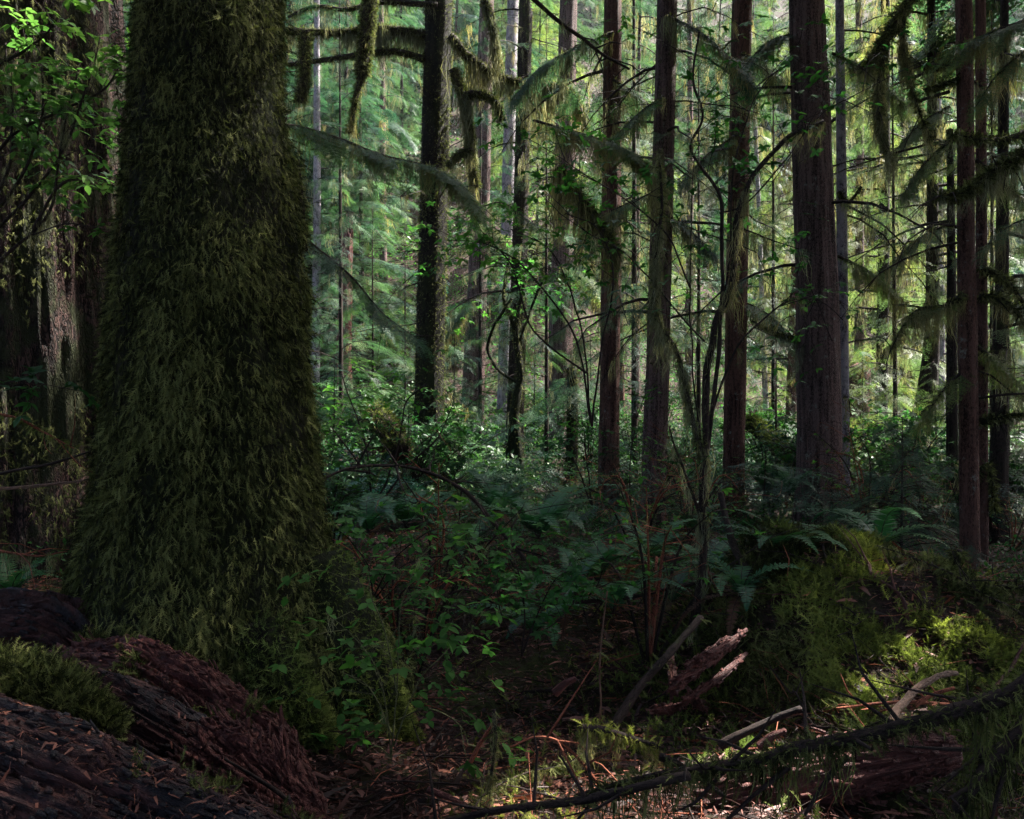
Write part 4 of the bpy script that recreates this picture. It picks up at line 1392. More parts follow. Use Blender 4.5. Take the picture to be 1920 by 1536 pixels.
stick('arching_dark_branch', 'long thin dark branch arching low between the shaggy giant and the fern bank', [(605, 900), (650, 880), (720, 873), (800, 885), (870, 920), (930, 985), (985, 1050)], [6.0, 6.1, 6.2, 6.2, 6.1, 6.0, 5.9], .009, .016, moss=4, fringe=10, flen=.12, dead=16)
stick('crooked_dead_branch', 'crooked dead branch lying left of centre under the ferns', [(1030, 1130), (1090, 1127), (1160, 1122), (1230, 1110), (1330, 1090)], 5.3, .014, .010, dead=8)
stick('black_leaning_limb', 'thick black dead limb leaning above the mound beside the shrub', [(1350, 925), (1365, 985), (1382, 1040), (1402, 1075)], [5.9, 5.8, 5.6, 5.4], .018, .03)
stick('dead_bough', 'bare thin dead bough crossing in front of the furrowed old trunk', [(-20, 915), (60, 914), (120, 906), (175, 900)], 5.0, .012, .005, mat='wood_pale', fringe=14, flen=.1)
stick('dark_dead_bough', 'dark dead bough curving up in front of the old trunk, higher one', [(-20, 895), (60, 878), (120, 862), (170, 845)], 5.2, .011, .006, fringe=10, flen=.1)
stick('mossy_red_bough', 'red barked bough topped with pale moss at the left edge', [(-30, 778), (30, 785), (80, 808), (140, 838)], 4.6, .010, .004, mat='twig_red', moss=30, fringe=20, flen=.08, dead=3, mossmat='moss_gold')
stick('low_mossy_bough', 'low mossy twig bough at the left edge beside the fern', [(-20, 1030), (40, 1036), (90, 1040), (130, 1035)], 4.6, .008, .004, mat='twig_red', moss=10, fringe=40, flen=.12, dead=4)
stick('lichen_twig', 'upright dead twig wrapped in a column of pale lichen near the bottom middle', [(925, 1330), (928, 1390), (925, 1450), (922, 1500)], 3.2, .006, .006, moss=20, fringe=110, flen=.1)
stick('thin_dead_stem', 'thin pale dead stem standing upright left of the leaning black stick', [(1140, 1110), (1130, 1180), (1127, 1260), (1120, 1350)], 4.0, .003, .005, mat='wood_pale', moss=4)
stick('mossy_stump_branch', 'short branch capped with bright moss above the dark bottom branch', [(1090, 1370), (1130, 1372), (1180, 1385), (1240, 1405)], 3.2, .016, .008, moss=50, fringe=60, flen=.16, mossmat='moss_gold')
stick('orange_twig', 'arching bare orange twig on the litter at the bottom middle', [(955, 1398), (1000, 1383), (1050, 1395), (1090, 1430), (1130, 1480)], 3.2, .003, .006, mat='twig_red', dead=5)
stick('mossy_post', 'moss and lichen cloaked upright snag at the right behind the mound', [(1795, 1030), (1790, 1090), (1792, 1150)], 6.6, .03, .05, moss=120, fringe=60, flen=.25, msize=.07, cat='snag')
stick('tangled_mossy_bough', 'mossy bough lying on the ground at the right edge below the slender twin', [(1990, 1110), (1900, 1100), (1820, 1105), (1760, 1120)], 6.2, .02, .01, moss=90, fringe=40, flen=.15, msize=.06, dead=8)
stick('second_mossy_bough', 'lower mossy bough on the ground at the right edge', [(1990, 1180), (1900, 1195), (1820, 1185), (1750, 1190)], 5.4, .02, .01, moss=90, fringe=40, flen=.15, msize=.06, dead=8)
for i, (a, b, d, r, mt, lb) in enumerate([((1350, 1395), (1500, 1330), 3.6, .02, 'twig', 'short black stick pointing up the litter right of the middle'), ((1420, 1400), (1470, 1370), 3.4, .02, 'wood_red', 'stubby red wood splinter beside the short black stick'),
                                      ((885, 1430), (930, 1350), 3.3, .009, 'twig_red', 'pinkish broken twig tip left of the lichen column'), ((1040, 1300), (1080, 1270), 3.9, .02, 'wood_red', 'small red wood piece in the litter at the centre'),
                                      ((540, 1500), (420, 1420), 2.9, .008, 'twig', 'thin dark twig lying over the crumbled wood'), ((1700, 1330), (1790, 1290), 3.6, .012, 'twig_red', 'reddish twig beside the bent root'),
                                      ((1240, 1420), (1360, 1490), 3.1, .014, 'twig', 'dark twig crossing under the mossy fallen branch'), ((1480, 1440), (1360, 1536), 2.75, .009, 'twig', 'thin dark twig slanting in front of the red log'),
                                      ((1590, 1420), (1510, 1530), 2.75, .010, 'twig', 'second dark twig slanting in front of the red log'), ((800, 1480), (900, 1530), 3.0, .012, 'wood_red', 'red splinter at the bottom edge left of the middle'),
                                      ((1745, 1115), (1800, 1118), 6.4, .02, 'wood_red', 'snapped red stub lying right of the mound')]):
    stick('fallen_stick', lb, [a, ((a[0] + b[0]) / 2, (a[1] + b[1]) / 2 - 4), b], d, r, r * .6, mat=mt, cat='stick', group='sticks on the forest floor')


# ------------------------------------------------------------------ leafy shrubs
def leafy(g, tips, dirs, n_each, size, m, proto, flat=.6, rmean=.5, spread=1.0):
    """whorls of leaves at twig tips"""
    tips = np.asarray(tips); dirs = np.asarray(dirs)
    P_, Y_, Z_, S_, R_ = [], [], [], [], []
    for p, d in zip(tips, dirs):
        k = R.integers(max(2, n_each - 1), n_each + 3)
        a0 = R.uniform(0, 6.28)
        upv = nrm(np.array([0, 0, 1.0]) + R.normal(0, .25, 3) + d * .3)
        sx = nrm(np.cross(upv, (1, .3, 0))); sy = np.cross(upv, sx)
        rr_ = np.clip(R.normal(rmean, .2), 0, 1)
        for i in range(k):
            a = a0 + i * 2 * PI / k + R.normal(0, .2)
            v = (math.cos(a) * sx + math.sin(a) * sy) * spread + d * .5 + np.array([0, 0, R.uniform(-.25, .2)])
            P_.append(p); Y_.append(v); Z_.append(upv); S_.append(size * R.uniform(.6, 1.15)); R_.append(np.clip(rr_ + R.normal(0, .12), 0, 1))
    if P_:
        g.scat(proto, np.array(P_), np.array(Y_), np.array(Z_), np.array(S_), m, np.array(R_))


def twigs(g, pts, rad, n, L, m, r=.003, lev=1, up=.1, t0=.2, tips=None, dirs=None, spread=.9):
    for i in range(n):
        t = t0 + (1 - t0) * (i + R.random()) / n
        q, d = pathpt(pts, np.array([t]))
        v = nrm(d[0] * .5 + R.normal(0, spread, 3) * np.array([1, 1, .6]) + np.array([0, 0, up]))
        l = L * R.uniform(.5, 1.2)
        w1 = R.normal(0, .12, 3) * l; w2 = R.normal(0, .15, 3) * l
        p = np.array([q[0], q[0] + v * l * .33 + w1 * .5, q[0] + v * l * .66 + w1 + (0, 0, -.02 * l), q[0] + v * l + w2 + (0, 0, -.1 * l)])
        tube(g, p, np.linspace(r, r * .35, 4), 4, m, cap=False, sub=3)
        sp, _ = smooth_path(p, np.ones(4), 3)
        if lev > 0:
            twigs(g, sp, rad, max(2, int(n * .35)), L * .5, m, r * .6, lev - 1, up, .3, tips, dirs, spread)
        tips.append(sp[-1]); dirs.append(nrm(sp[-1] - sp[-2]))
        tips.append(sp[len(sp) // 2]); dirs.append(nrm(sp[-1] - sp[-2]))


def shrub(name, label, stems, ds, r0, foliage_m, leaf, nl=3, ntw=8, L=.35, lev=1, stemmat='twig', proto=None, fringe=0, flen=.2, moss=0, group=None, base=None, up=.1, t0=.3, rmean=.5, spread=.9, r1=None, msize=.05, twr=.003):
    gs = []; tips = []; dirs = []
    sub = []
    allp = []
    for k, st in enumerate(stems):
        d = ds[k] if not np.isscalar(ds) else ds
        dl = d if not np.isscalar(d) else [d] * len(st)
        pts = np.array([P(x, y, dd) for (x, y), dd in zip(st, dl)])
        rk = r0[k] if not np.isscalar(r0) else r0
        sp, sr = smooth_path(pts, np.linspace(rk, r1 if r1 else rk * .45, len(pts)), 8)
        sp = sp + np.stack([vn(sp * 6, 3), vn(sp * 6, 9), 0 * sp[:, 0]], 1) * .012
        allp.append((sp, sr))
    b = base if base is not None else min((sp[0] if sp[0][2] < sp[-1][2] else sp[-1] for sp, _ in allp), key=lambda p: p[2])
    T = thing(name, label, 'shrub', b, group)
    for k, (sp, sr) in enumerate(allp):
        g = G()
        tube(g, sp, sr, 9, 0, lambda A, Lh, r_: 1 + .15 * fbm(np.stack([np.cos(A) * 2, np.sin(A) * 2, Lh * 12], -1), 2, 3))
        n = ntw[k] if not np.isscalar(ntw) else ntw
        if n: twigs(g, sp, sr, n, L, 0, twr, lev, up, t0, tips, dirs, spread)
        mo = moss[k] if not np.isscalar(moss) else moss
        Lt = np.linalg.norm(np.diff(sp, axis=0), axis=1).sum()
        if mo: limb_moss(g, sp, sr, int(mo * Lt * 10), 1, msize)
        s = g.build('stem', [M[stemmat], M['moss']], T)
        fr = fringe[k] if not np.isscalar(fringe) else fringe
        if fr:
            g = G(); limb_lichen(g, sp, int(fr * Lt * 2), flen, 0, LIC_FINE, off=.012); g.build('hanging_lichen', [M['lichen']], s)
    g = G()
    leafy(g, tips, dirs, nl, leaf, 0, proto or LEAF, rmean=rmean)
    g.build('foliage', [M[foliage_m]], T)
    return T


# many stemmed shrub right of centre
shrub('many_stemmed_shrub', 'tall dark many stemmed shrub hung with lichen right of the middle', [
    [(1300, 1175), (1308, 1140), (1320, 1040), (1316, 960), (1320, 860), (1326, 700), (1342, 610), (1362, 560), (1378, 500), (1382, 410), (1395, 365), (1410, 330), (1446, 288), (1482, 255), (1545, 228)],
    [(1322, 850), (1345, 700), (1352, 600), (1355, 500), (1354, 400), (1350, 370), (1335, 340), (1311, 310), (1293, 273), (1318, 219), (1300, 150), (1310, 60)],
    [(1316, 860), (1300, 800), (1285, 720), (1270, 660), (1240, 610), (1225, 555), (1232, 480), (1240, 380), (1236, 280)],
    [(1318, 900), (1300, 700), (1294, 540), (1296, 400), (1300, 300)],
    [(1316, 980), (1290, 900), (1265, 840), (1255, 800)],
    [(1325, 800), (1380, 660), (1430, 600), (1480, 565), (1540, 560)],
    [(1350, 400), (1400, 380), (1470, 300), (1540, 215), (1620, 170)],
    [(1340, 620), (1370, 480), (1372, 330), (1400, 220), (1450, 130)],
    [(1294, 540), (1250, 440), (1180, 380), (1100, 330), (1040, 290)],
    [(1318, 640), (1250, 560), (1180, 480), (1110, 440), (1050, 400)]],
    5.2, [.027, .014, .017, .006, .01, .008, .006, .006, .006, .006], 'leaf_dark', .052, nl=3, ntw=[0, 9, 3, 3, 1, 7, 9, 8, 10, 9], L=.5, lev=1,
    fringe=[26, 4, 50, 3, 24, 4, 0, 0, 3, 3], flen=.22, moss=[16, 2, 70, 2, 6, 3, 2, 2, 2, 2], t0=.35, rmean=.5, msize=.035)

# bright shrub top left
shrub('bright_green_shrub', 'bright green leaved shrub in the top left corner before the old trunk', [
    [(-40, 440), (40, 330), (75, 240), (80, 150), (60, 60)],
    [(-40, 470), (60, 360), (120, 280), (160, 170), (190, 70)],
    [(-30, 420), (20, 300), (20, 180), (10, 80)],
    [(0, 490), (90, 400), (110, 300), (130, 200), (150, 120)],
    [(-40, 330), (30, 250), (110, 210), (190, 170), (225, 120)],
    [(60, 430), (110, 350), (170, 330), (215, 350)],
    [(-60, 160), (20, 110), (80, 70), (110, 30)]],
    5.9, .012, 'leaf_sun_tint', .082, nl=3, ntw=[9, 10, 7, 7, 9, 6, 7], L=.40, lev=1, stemmat='twig', fringe=[8, 8, 20, 20, 2, 10, 0], flen=.2, moss=3, t0=.25, rmean=.62, base=P(-120, 1200, 5.9))
shrub('sparse_leaf_twig', 'thin twig with a few broad leaves before the old trunk at mid height', [
    [(-40, 740), (30, 715), (80, 720), (160, 735)], [(-40, 690), (20, 720), (60, 740)]], 4.5, .004, 'leaf_dark', .07, nl=3, ntw=5, L=.12, lev=0, base=P(-100, 1100, 4.5))
shrub('small_leaf_twig', 'small sprig of bright leaves above the moss rim of the shaggy giant, left side', [
    [(60, 440), (120, 420), (170, 425), (205, 432)]], 4.5, .004, 'leaf', .05, nl=3, ntw=4, L=.1, lev=0, base=P(0, 560, 4.5))

# foreground huckleberry-like shrub in front of the litter
shrub('foreground_leafy_shrub', 'slender shrub with broad fresh leaves right of the shaggy base', [
    [(735, 1420), (740, 1300), (745, 1200), (755, 1120), (790, 1040), (840, 1010)],
    [(735, 1420), (720, 1320), (700, 1240), (660, 1190), (610, 1150)],
    [(738, 1400), (780, 1280), (830, 1230), (880, 1170), (900, 1140)],
    [(735, 1420), (700, 1400), (650, 1440), (600, 1450)],
    [(740, 1300), (720, 1180), (690, 1100), (700, 1030)],
    [(745, 1350), (800, 1330), (860, 1360), (880, 1400)],
    [(735, 1380), (690, 1290), (640, 1260)]],
    3.9, .0035, 'leaf', .060, nl=2, ntw=[4, 5, 5, 3, 4, 4, 4], L=.33, lev=1, stemmat='green_twig', t0=.15, rmean=.55, proto=LEAF_W, twr=.0022, fringe=2, flen=.1)
shrub('centre_leafy_shrub', 'bushy small leaved shrub at the centre below the ferns', [
    [(980, 1230), (985, 1160), (975, 1090), (950, 1020)],
    [(980, 1230), (1010, 1150), (1040, 1090), (1070, 1070)],
    [(975, 1220), (940, 1150), (930, 1090)],
    [(985, 1200), (1040, 1170), (1090, 1120), (1150, 1090)]],
    4.6, .005, 'leaf', .05, nl=4, ntw=8, L=.22, lev=1, t0=.3, rmean=.4, twr=.002)
shrub('upper_leafy_shrub', 'leafy shrub with clustered fresh leaves beside the shaggy trunk at knee height', [
    [(700, 1120), (690, 1060), (660, 1020), (640, 1000)],
    [(700, 1120), (740, 1050), (800, 1000), (850, 990)],
    [(705, 1120), (760, 1060), (840, 1040), (930, 1010), (1010, 990)]],
    5.2, .005, 'leaf', .062, nl=2, ntw=6, L=.25, lev=1, t0=.2, rmean=.7, proto=LEAF_W, twr=.002)
shrub('crooked_mossy_stem', 'crooked mossy pale stem in front of the slim dark trunk', [
    [(978, 950), (972, 860), (965, 780), (975, 700), (968, 620), (985, 520)],
    [(958, 930), (955, 860), (962, 780), (975, 700), (960, 600), (945, 560), (955, 480)],
    [(975, 720), (930, 690), (915, 640), (945, 580), (960, 560)],
    [(975, 640), (1000, 570), (1020, 520)]],
    13, [.11, .06, .025, .02], 'leaf', .09, nl=3, ntw=[2, 5, 2, 6], L=.7, lev=1, stemmat='moss_bark', moss=[20, 20, 4, 4], t0=.6, r1=.02, fringe=8, flen=.3, twr=.006)
# sunlit leaves in the middle air
shrub('mid_leafy_maple', 'spreading thin shrub with small bright leaves in the centre gap', [
    [(1110, 800), (1080, 640), (1000, 520), (920, 460), (840, 450)],
    [(1110, 800), (1090, 620), (1040, 480), (960, 430)],
    [(1110, 800), (1130, 640), (1150, 520), (1120, 430), (1060, 400)],
    [(1100, 700), (1000, 620), (960, 500), (900, 430)]],
    9, .012, 'leaf', .075, nl=3, ntw=9, L=.6, lev=1, t0=.45, rmean=.55, twr=.004, base=below(P(1110, 950, 9)))
shrub('bank_leafy_shrub', 'leafy shrub in front of the black trunk foot', [
    [(700, 960), (690, 860), (660, 760), (640, 700)], [(700, 960), (740, 860), (760, 760), (800, 720)], [(705, 960), (760, 880), (820, 820), (850, 760)], [(700, 900), (650, 840), (620, 800)]],
    9, .012, 'leaf', .07, nl=3, ntw=7, L=.5, lev=1, t0=.4, rmean=.5, twr=.004)
shrub('right_gap_shrub', 'leafy shrub in the gap between the red trunk with bright edge and the purple one', [
    [(1110, 950), (1100, 860), (1090, 780)], [(1190, 1000), (1180, 900), (1190, 800), (1210, 740)], [(1110, 950), (1080, 870), (1050, 820)]],
    9.5, .01, 'leaf', .07, nl=3, ntw=6, L=.4, lev=1, t0=.4, rmean=.45, twr=.004)
shrub('tip_leaf_shrub', 'leafy sprig with large round leaves hanging before the thickest trunk', [
    [(1580, 600), (1545, 570), (1515, 555), (1490, 550)], [(1560, 640), (1500, 480), (1520, 440)]], 6.2, .004, 'leaf', .06, nl=4, ntw=5, L=.15, lev=0, t0=.3, rmean=.8, base=P(1600, 1080, 6.2))


# ------------------------------------------------------------------ ferns
def frond(g, base, az, L, arch, n=36, m=0, wid=.11, tilt=0.0, rach=2, r=None):
    u = np.linspace(0, 1, n)
    el = np.linspace(arch[0], arch[1], n)
    ds = L / (n - 1)
    dx = np.cos(el) * ds; dz = np.sin(el) * ds
    s = np.concatenate([[0], np.cumsum(dx)[:-1]]); z = np.concatenate([[0], np.cumsum(dz)[:-1]])
    az2 = az + tilt * u
    pts = base + np.stack([np.cos(az2) * s, np.sin(az2) * s, z], 1)
    tube(g, pts[::3], np.linspace(.004, .0012, len(pts[::3])), 4, rach, cap=False)
    tg = nrm(np.gradient(pts, axis=0))
    side = nrm(np.cross(tg, (0, 0, 1.0)))
    nn = np.cross(side, tg)
    prof = np.sin(np.clip((u + .08) / 1.08, 0, 1) ** .7 * PI) ** .8 * wid
    rr_ = np.clip(R.normal(.5, .2), 0, 1) if r is None else r
    P0 = pts[3:-1]; k = len(P0)
    for sg in (-1, 1):
        jit = R.normal(0, .12, (k, 1))
        y = side[3:-1] * sg + tg[3:-1] * (.28 + jit) + nn[3:-1] * (.15 + R.normal(0, .08, (k, 1)))
        sc = prof[3:-1] * R.uniform(.88, 1.1, k)
        g.scat(PINNA, P0, y, nn[3:-1], np.stack([np.full(k, L / n * 1.25), sc, sc], 1), m, np.clip(rr_ + R.normal(0, .1, k), 0, 1))


PINNA = (np.array([(-.3, 0, 0), (.35, 0, 0), (-.42, .25, .01), (.32, .25, .01), (-.30, .65, -.03), (.24, .65, -.03), (0, 1, -.10)]), np.array([(0, 1, 3, 2), (2, 3, 5, 4)]), np.array([(4, 5, 6)]))


def fern(px, py, d, label, L=.7, n=11, dead=3, m='fern', group='sword ferns on the forest floor', azr=(0, 2 * PI), arch=(1.2, -.6)):
    b = P(px, py, d)
    T = thing('sword_fern', label, 'fern', b, group)
    for i in range(n):
        g = G()
        az = azr[0] + (azr[1] - azr[0]) * (i + R.uniform(-.3, .3)) / n
        frond(g, b, az, L * R.uniform(.7, 1.15), (arch[0] * R.uniform(.7, 1.1), arch[1] * R.uniform(.3, 1.6)), wid=.085 * (L / .7) ** .7, tilt=R.normal(0, .25))
        g.build('frond', [M[m], M[m], M['twig']], T)
    for i in range(dead):
        g = G()
        frond(g, b, R.uniform(0, 6.28), L * R.uniform(.6, .9), (.3, -1.3), wid=.05, m=0)
        fo = g.build('frond', [M['fern_dead'], M['fern_dead'], M['twig']], T)
        fo['label'] = 'withered brown frond'
    return T


fern(1455, 1050, 5.6, 'large sword fern on top of the mossy mound, left plant', L=.62, n=12, dead=5)
fern(1650, 1035, 5.9, 'large sword fern arching over the right shoulder of the mound', L=.72, n=11, dead=7)
fern(1560, 1030, 6.3, 'sword fern at the foot of the thickest trunk behind the mound', L=.5, n=8)
fern(1330, 1090, 6.0, 'sword fern in shade behind the shrub foot', L=.7, n=10, dead=4)
fern(1215, 1060, 6.6, 'sword fern before the purple brown trunk', L=.75, n=11)
fern(1120, 1090, 6.4, 'sword fern before the reddish trunk with bright edge', L=.7, n=10)
fern(1010, 1010, 7.0, 'wide sword fern in front of the slim dark trunk', L=.95, n=12)
fern(760, 985, 7.4, 'blue green sword fern in front of the black trunk foot', L=.8, n=11)
fern(690, 1000, 7.0, 'sword fern near the shaggy trunk edge', L=.6, n=9)
fern(870, 1040, 6.6, 'sword fern in the shade right of the fresh leaved shrub', L=.7, n=10)
fern(1150, 1150, 5.3, 'glossy dark sword fern pointing at the viewer below the centre ferns', L=.6, n=8, dead=1)
fern(1075, 1120, 5.5, 'small sword fern behind the bushy centre shrub', L=.55, n=8)
fern(20, 1120, 5.6, 'sword fern at the left edge beside sunlit litter', L=.55, n=8, dead=4)
fern(1000, 1190, 5.0, 'drooping fern under the bushy centre shrub', L=.5, n=7, dead=2)
fern(1260, 1130, 5.6, 'low sword fern left of the many stemmed shrub', L=.5, n=8)
fern(1390, 1120, 5.2, 'drooping sword fern on the left flank of the mound', L=.6, n=8)
fern(1480, 930, 10.5, 'sword fern beside the left side of the thickest trunk', L=.9, n=9)
fern(1430, 920, 12.5, 'sunlit fern clump on reddish litter between two red trunks', L=.8, n=10, dead=5)
fern(930, 960, 8.5, 'fern between the crooked stem and the black trunk', L=.8, n=9)
fern(1300, 1000, 9.0, 'far fern behind the purple brown trunk', L=.8, n=9)


# ------------------------------------------------------------------ ground cover (uncountable)
def onground(n, xr, yr, wedge=True):
    y = R.uniform(*yr, n)
    if wedge:
        x = R.uniform(-.72, .72, n) * y
    else:
        x = R.uniform(*xr, n)
    return x, y, gh(x, y)


def gnormal(x, y):
    e = .03
    gx = (gh(x + e, y) - gh(x - e, y)) / (2 * e); gy = (gh(x, y + e) - gh(x, y - e)) / (2 * e)
    return nrm(np.stack([-gx, -gy, np.ones_like(gx)], -1))


def litter():
    g = G()
    V = np.array([(-.5, 0, 0), (.5, 0, 0), (.4, .5, .08), (-.4, .5, .05), (-.1, 1, 0), (.1, 1, 0)])
    chip = (V, np.array([(0, 1, 2, 3), (3, 2, 5, 4)]), np.zeros((0, 3), int))
    n = 90000
    x, y, z = onground(n, None, (2.3, 11))
    u = R.random(n)
    yv = rv(n, 0); yv[:, 2] *= .35
    ln = np.where(u < .5, R.uniform(.03, .11, n), np.where(u < .96, R.uniform(.015, .045, n), R.uniform(.06, .16, n)))
    wd = np.where(u < .5, R.uniform(.002, .005, n), np.where(u < .96, R.uniform(.008, .022, n), R.uniform(.012, .035, n)))
    pos = np.stack([x, y, z + R.uniform(0, .03, n)], -1)
    zv = np.array([0, 0, 1.]) + R.normal(0, .5, (n, 3))
    g.scat(chip, pos, yv, zv, np.stack([wd, ln, ln], 1), 0, R.random(n) ** 1.3)
    for i in range(1100):
        yy = R.uniform(2.4, 9); xx = R.uniform(-.65, .65) * yy
        p = np.array([xx, yy, gh(xx, yy) + R.uniform(.0, .06)])
        a = R.uniform(0, 6.28); L = R.uniform(.1, .5)
        v = np.array([math.cos(a), math.sin(a), R.uniform(-.1, .25)]) * L
        r = R.uniform(.0015, .005)
        q = p + v + (0, 0, 0)
        tube(g, [p, p + v * .5 + R.normal(0, .03, 3) * L * 2, q], [r, r * .8, r * .3], 4, 1 if R.random() < .6 else 2, cap=False)
    o = g.build('litter', [M['litter'], M['twig'], M['twig_red']])
    o['kind'] = 'stuff'; o['label'] = 'reddish needle litter and twigs on the forest floor'


litter()


def mossground():
    g = G()
    n = 26000
    x, y, z = onground(n, None, (2.6, 9.5))
    p = np.stack([x, y, z], -1)
    md = np.exp(-(((x - 2.15) / 1.25) ** 2 + ((y - 5.2) / 1.1) ** 2) ** 1.5) * 1.1
    nz = fbm(p * 1.4, 3, 61) * .5 + fbm(p * 5, 2, 62) * .35
    right = np.clip((x / y - .25) * 2, 0, .5)
    keep = R.random(n) < np.clip(md * 1.2 + nz + right - .05, 0, 1)
    x2 = 2.1 + R.normal(0, .66, 26000); y2 = 5.1 + R.normal(0, .55, 26000)
    p2 = np.stack([x2, y2, gh(x2, y2)], -1)
    k2 = fbm(p2 * 4, 3, 63) > -.3
    p = np.concatenate([p[keep], p2[k2]])
    n = len(p)
    nr = gnormal(p[:, 0], p[:, 1])
    yv = nr * .7 + R.normal(0, .55, (n, 3)); yv[:, 2] += .1
    s = R.uniform(.035, .10, n)
    p = p + nr * (np.clip(fbm(p * 7, 2, 71), 0, 1) * .06)[:, None]
    w = R.integers(0, 4, n)
    r = np.clip(.45 + .35 * fbm(p * 3, 2, 64) + R.normal(0, .2, n), 0, 1)
    gold = fbm(p * 2.2, 2, 66) > -.1
    for k in range(4):
        for mm in (0, 1):
            i = (w == k) & (gold == bool(mm))
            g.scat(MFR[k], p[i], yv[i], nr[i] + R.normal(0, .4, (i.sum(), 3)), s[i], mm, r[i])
    o = g.build('moss_carpet', [M['moss'], M['moss_gold']])
    o['kind'] = 'stuff'; o['label'] = 'yellow green moss carpet over the root mound and floor'


mossground()


def undergrowth():
    g = G()
    # low glossy leaves in clumps from 7 m out to the hillside
    for (yr, n, hs, ls, mat) in (((6.5, 14), 60000, .42, .055, 0), ((12, 26), 95000, .9, .09, 1), ((24, 44), 70000, 1.4, .15, 2), ((40, 105), 90000, 3.0, .34, 1)):
        x, y, z = onground(n, None, yr)
        p = np.stack([x, y, z], -1)
        sc = .25 if yr[0] > 30 else .5 if yr[0] > 20 else 1.0
        cl = fbm(p * sc * .9, 3, 90)
        keep = R.random(n) < np.clip(.6 + cl * 1.1, .12, 1)
        p = p[keep]; cl = cl[keep]; n = len(p)
        hh = hs * np.clip(.35 + cl * .9, .1, 1.2)
        p[:, 2] += R.random(n) ** .7 * hh
        yv = rv(n, 0.1); zv = rv(n, 0) * .6 + np.array([0, 0, 1.])
        s = ls * R.uniform(.5, 1.3, n)
        r = np.clip(R.normal(.5, .28, n), 0, 1)
        g.scat(SLEAF, p, yv, zv, s, mat, r)
    # ground-layer sprays
    n = 5200
    x, y, z = onground(n, None, (9, 42))
    p = np.stack([x, y, z + R.uniform(.1, .9, n)], -1)
    yv = rv(n, 0); yv[:, 2] *= .4
    for k in range(3):
        g.scat(SPR[k], p[k::3], yv[k::3], np.tile([0, 0, 1.], (len(p[k::3]), 1)) + R.normal(0, .3, (len(p[k::3]), 3)), R.uniform(.3, .8, len(p[k::3])), 3)
    o = g.build('undergrowth', [M['leaf_dark'], M['salal'], M['leaf'], M['needle_blue']])
    o['kind'] = 'stuff'; o['label'] = 'low leafy undergrowth covering the forest floor and the bank'


undergrowth()


# ------------------------------------------------------------------ bushes one can count, copied from three models
def bush_proto(seed, mat, leaf, rad, hgt, n, proto):
    T = thing('bush', None, 'bush', (0, 0, -60), 'dark bushes between the trunks')
    g = G(); tips = []; dirs = []
    for i in range(12):
        a = R.uniform(0, 6.28); rr_ = rad * R.uniform(.3, 1)
        p = np.array([[0, 0, -60.], [math.cos(a) * rr_ * .4, math.sin(a) * rr_ * .4, -60 + hgt * .6], [math.cos(a) * rr_, math.sin(a) * rr_, -60 + hgt * R.uniform(.6, 1)]])
        sp, sr = smooth_path(p, np.array([.012, .008, .003]), 5)
        tube(g, sp, sr, 5, 0, cap=False)
        twigs(g, sp, sr, 6, rad * .5, 0, .003, 1, .15, .25, tips, dirs)
    g.build('stem', [M['twig']], T)
    g = G()
    leafy(g, tips, dirs, n, leaf, 0, proto, rmean=.5)
    g.build('foliage', [M[mat]], T)
    return T


FEET = [(1140, 12.2, 75), (1222, 10.6, 75), (1374, 12.4, 70), (1543, 11, 90), (1822, 8, 60), (1000, 18, 45), (885, 24, 40), (1050, 21, 45)]      # keep the feet of these trunks in view


def tangle_proto():
    T = thing('dead_shrub', None, 'shrub', (0, 0, -60), 'leafless twig tangles in the understory')
    g = G(); tips = []; dirs = []
    for i in range(9):
        a = R.uniform(0, 6.28); rr_ = R.uniform(.3, 1)
        p = np.array([[0, 0, -60.], [math.cos(a) * rr_ * .4, math.sin(a) * rr_ * .4, -60 + R.uniform(.6, 1.0)], [math.cos(a) * rr_, math.sin(a) * rr_, -60 + R.uniform(.5, 1.3)]])
        sp, sr = smooth_path(p, np.array([.012, .009, .003]), 6)
        tube(g, sp, sr, 5, 0 if i % 3 else 1, cap=False)
        twigs(g, sp, sr, 7, .5, 0 if i % 3 else 1, .0035, 1, .0, .2, tips, dirs)
        limb_moss(g, sp, sr, 60, 2, .05)
        if i % 2: limb_lichen(g, sp, 12, .18, 3, LIC_FINE)
    g.build('stem', [M['twig'], M['twig_red'], M['moss'], M['lichen']], T)
    g = G()
    leafy(g, tips[::5], dirs[::5], 3, .05, 0, LEAF, rmean=.6)
    g.build('foliage', [M['leaf']], T)
    return T


DP = tangle_proto()
dr = random.Random(31)
for i in range(26):
    d = dr.uniform(5.2, 15); px = dr.uniform(620, 1900)
    if d < 6.5 and 1300 < px < 1750: d += 3
    if any(abs(px - a_) < w_ - 15 and d < b_ for a_, b_, w_ in FEET): px += 110
    o = DP if i == 0 else copy_tree(DP)
    x = (px - 960) / F * d
    o.location = (x, d, float(gh(x, d)) - .04)
    sc = dr.uniform(.6, 1.15)
    o.scale = (sc, sc, sc * dr.uniform(.7, 1.1)); o.rotation_euler = (dr.uniform(-.4, .4), dr.uniform(-.4, .4), dr.uniform(0, 6.28))
    ITEMS.append((o, px, d, 'nearly leafless twig tangle'))

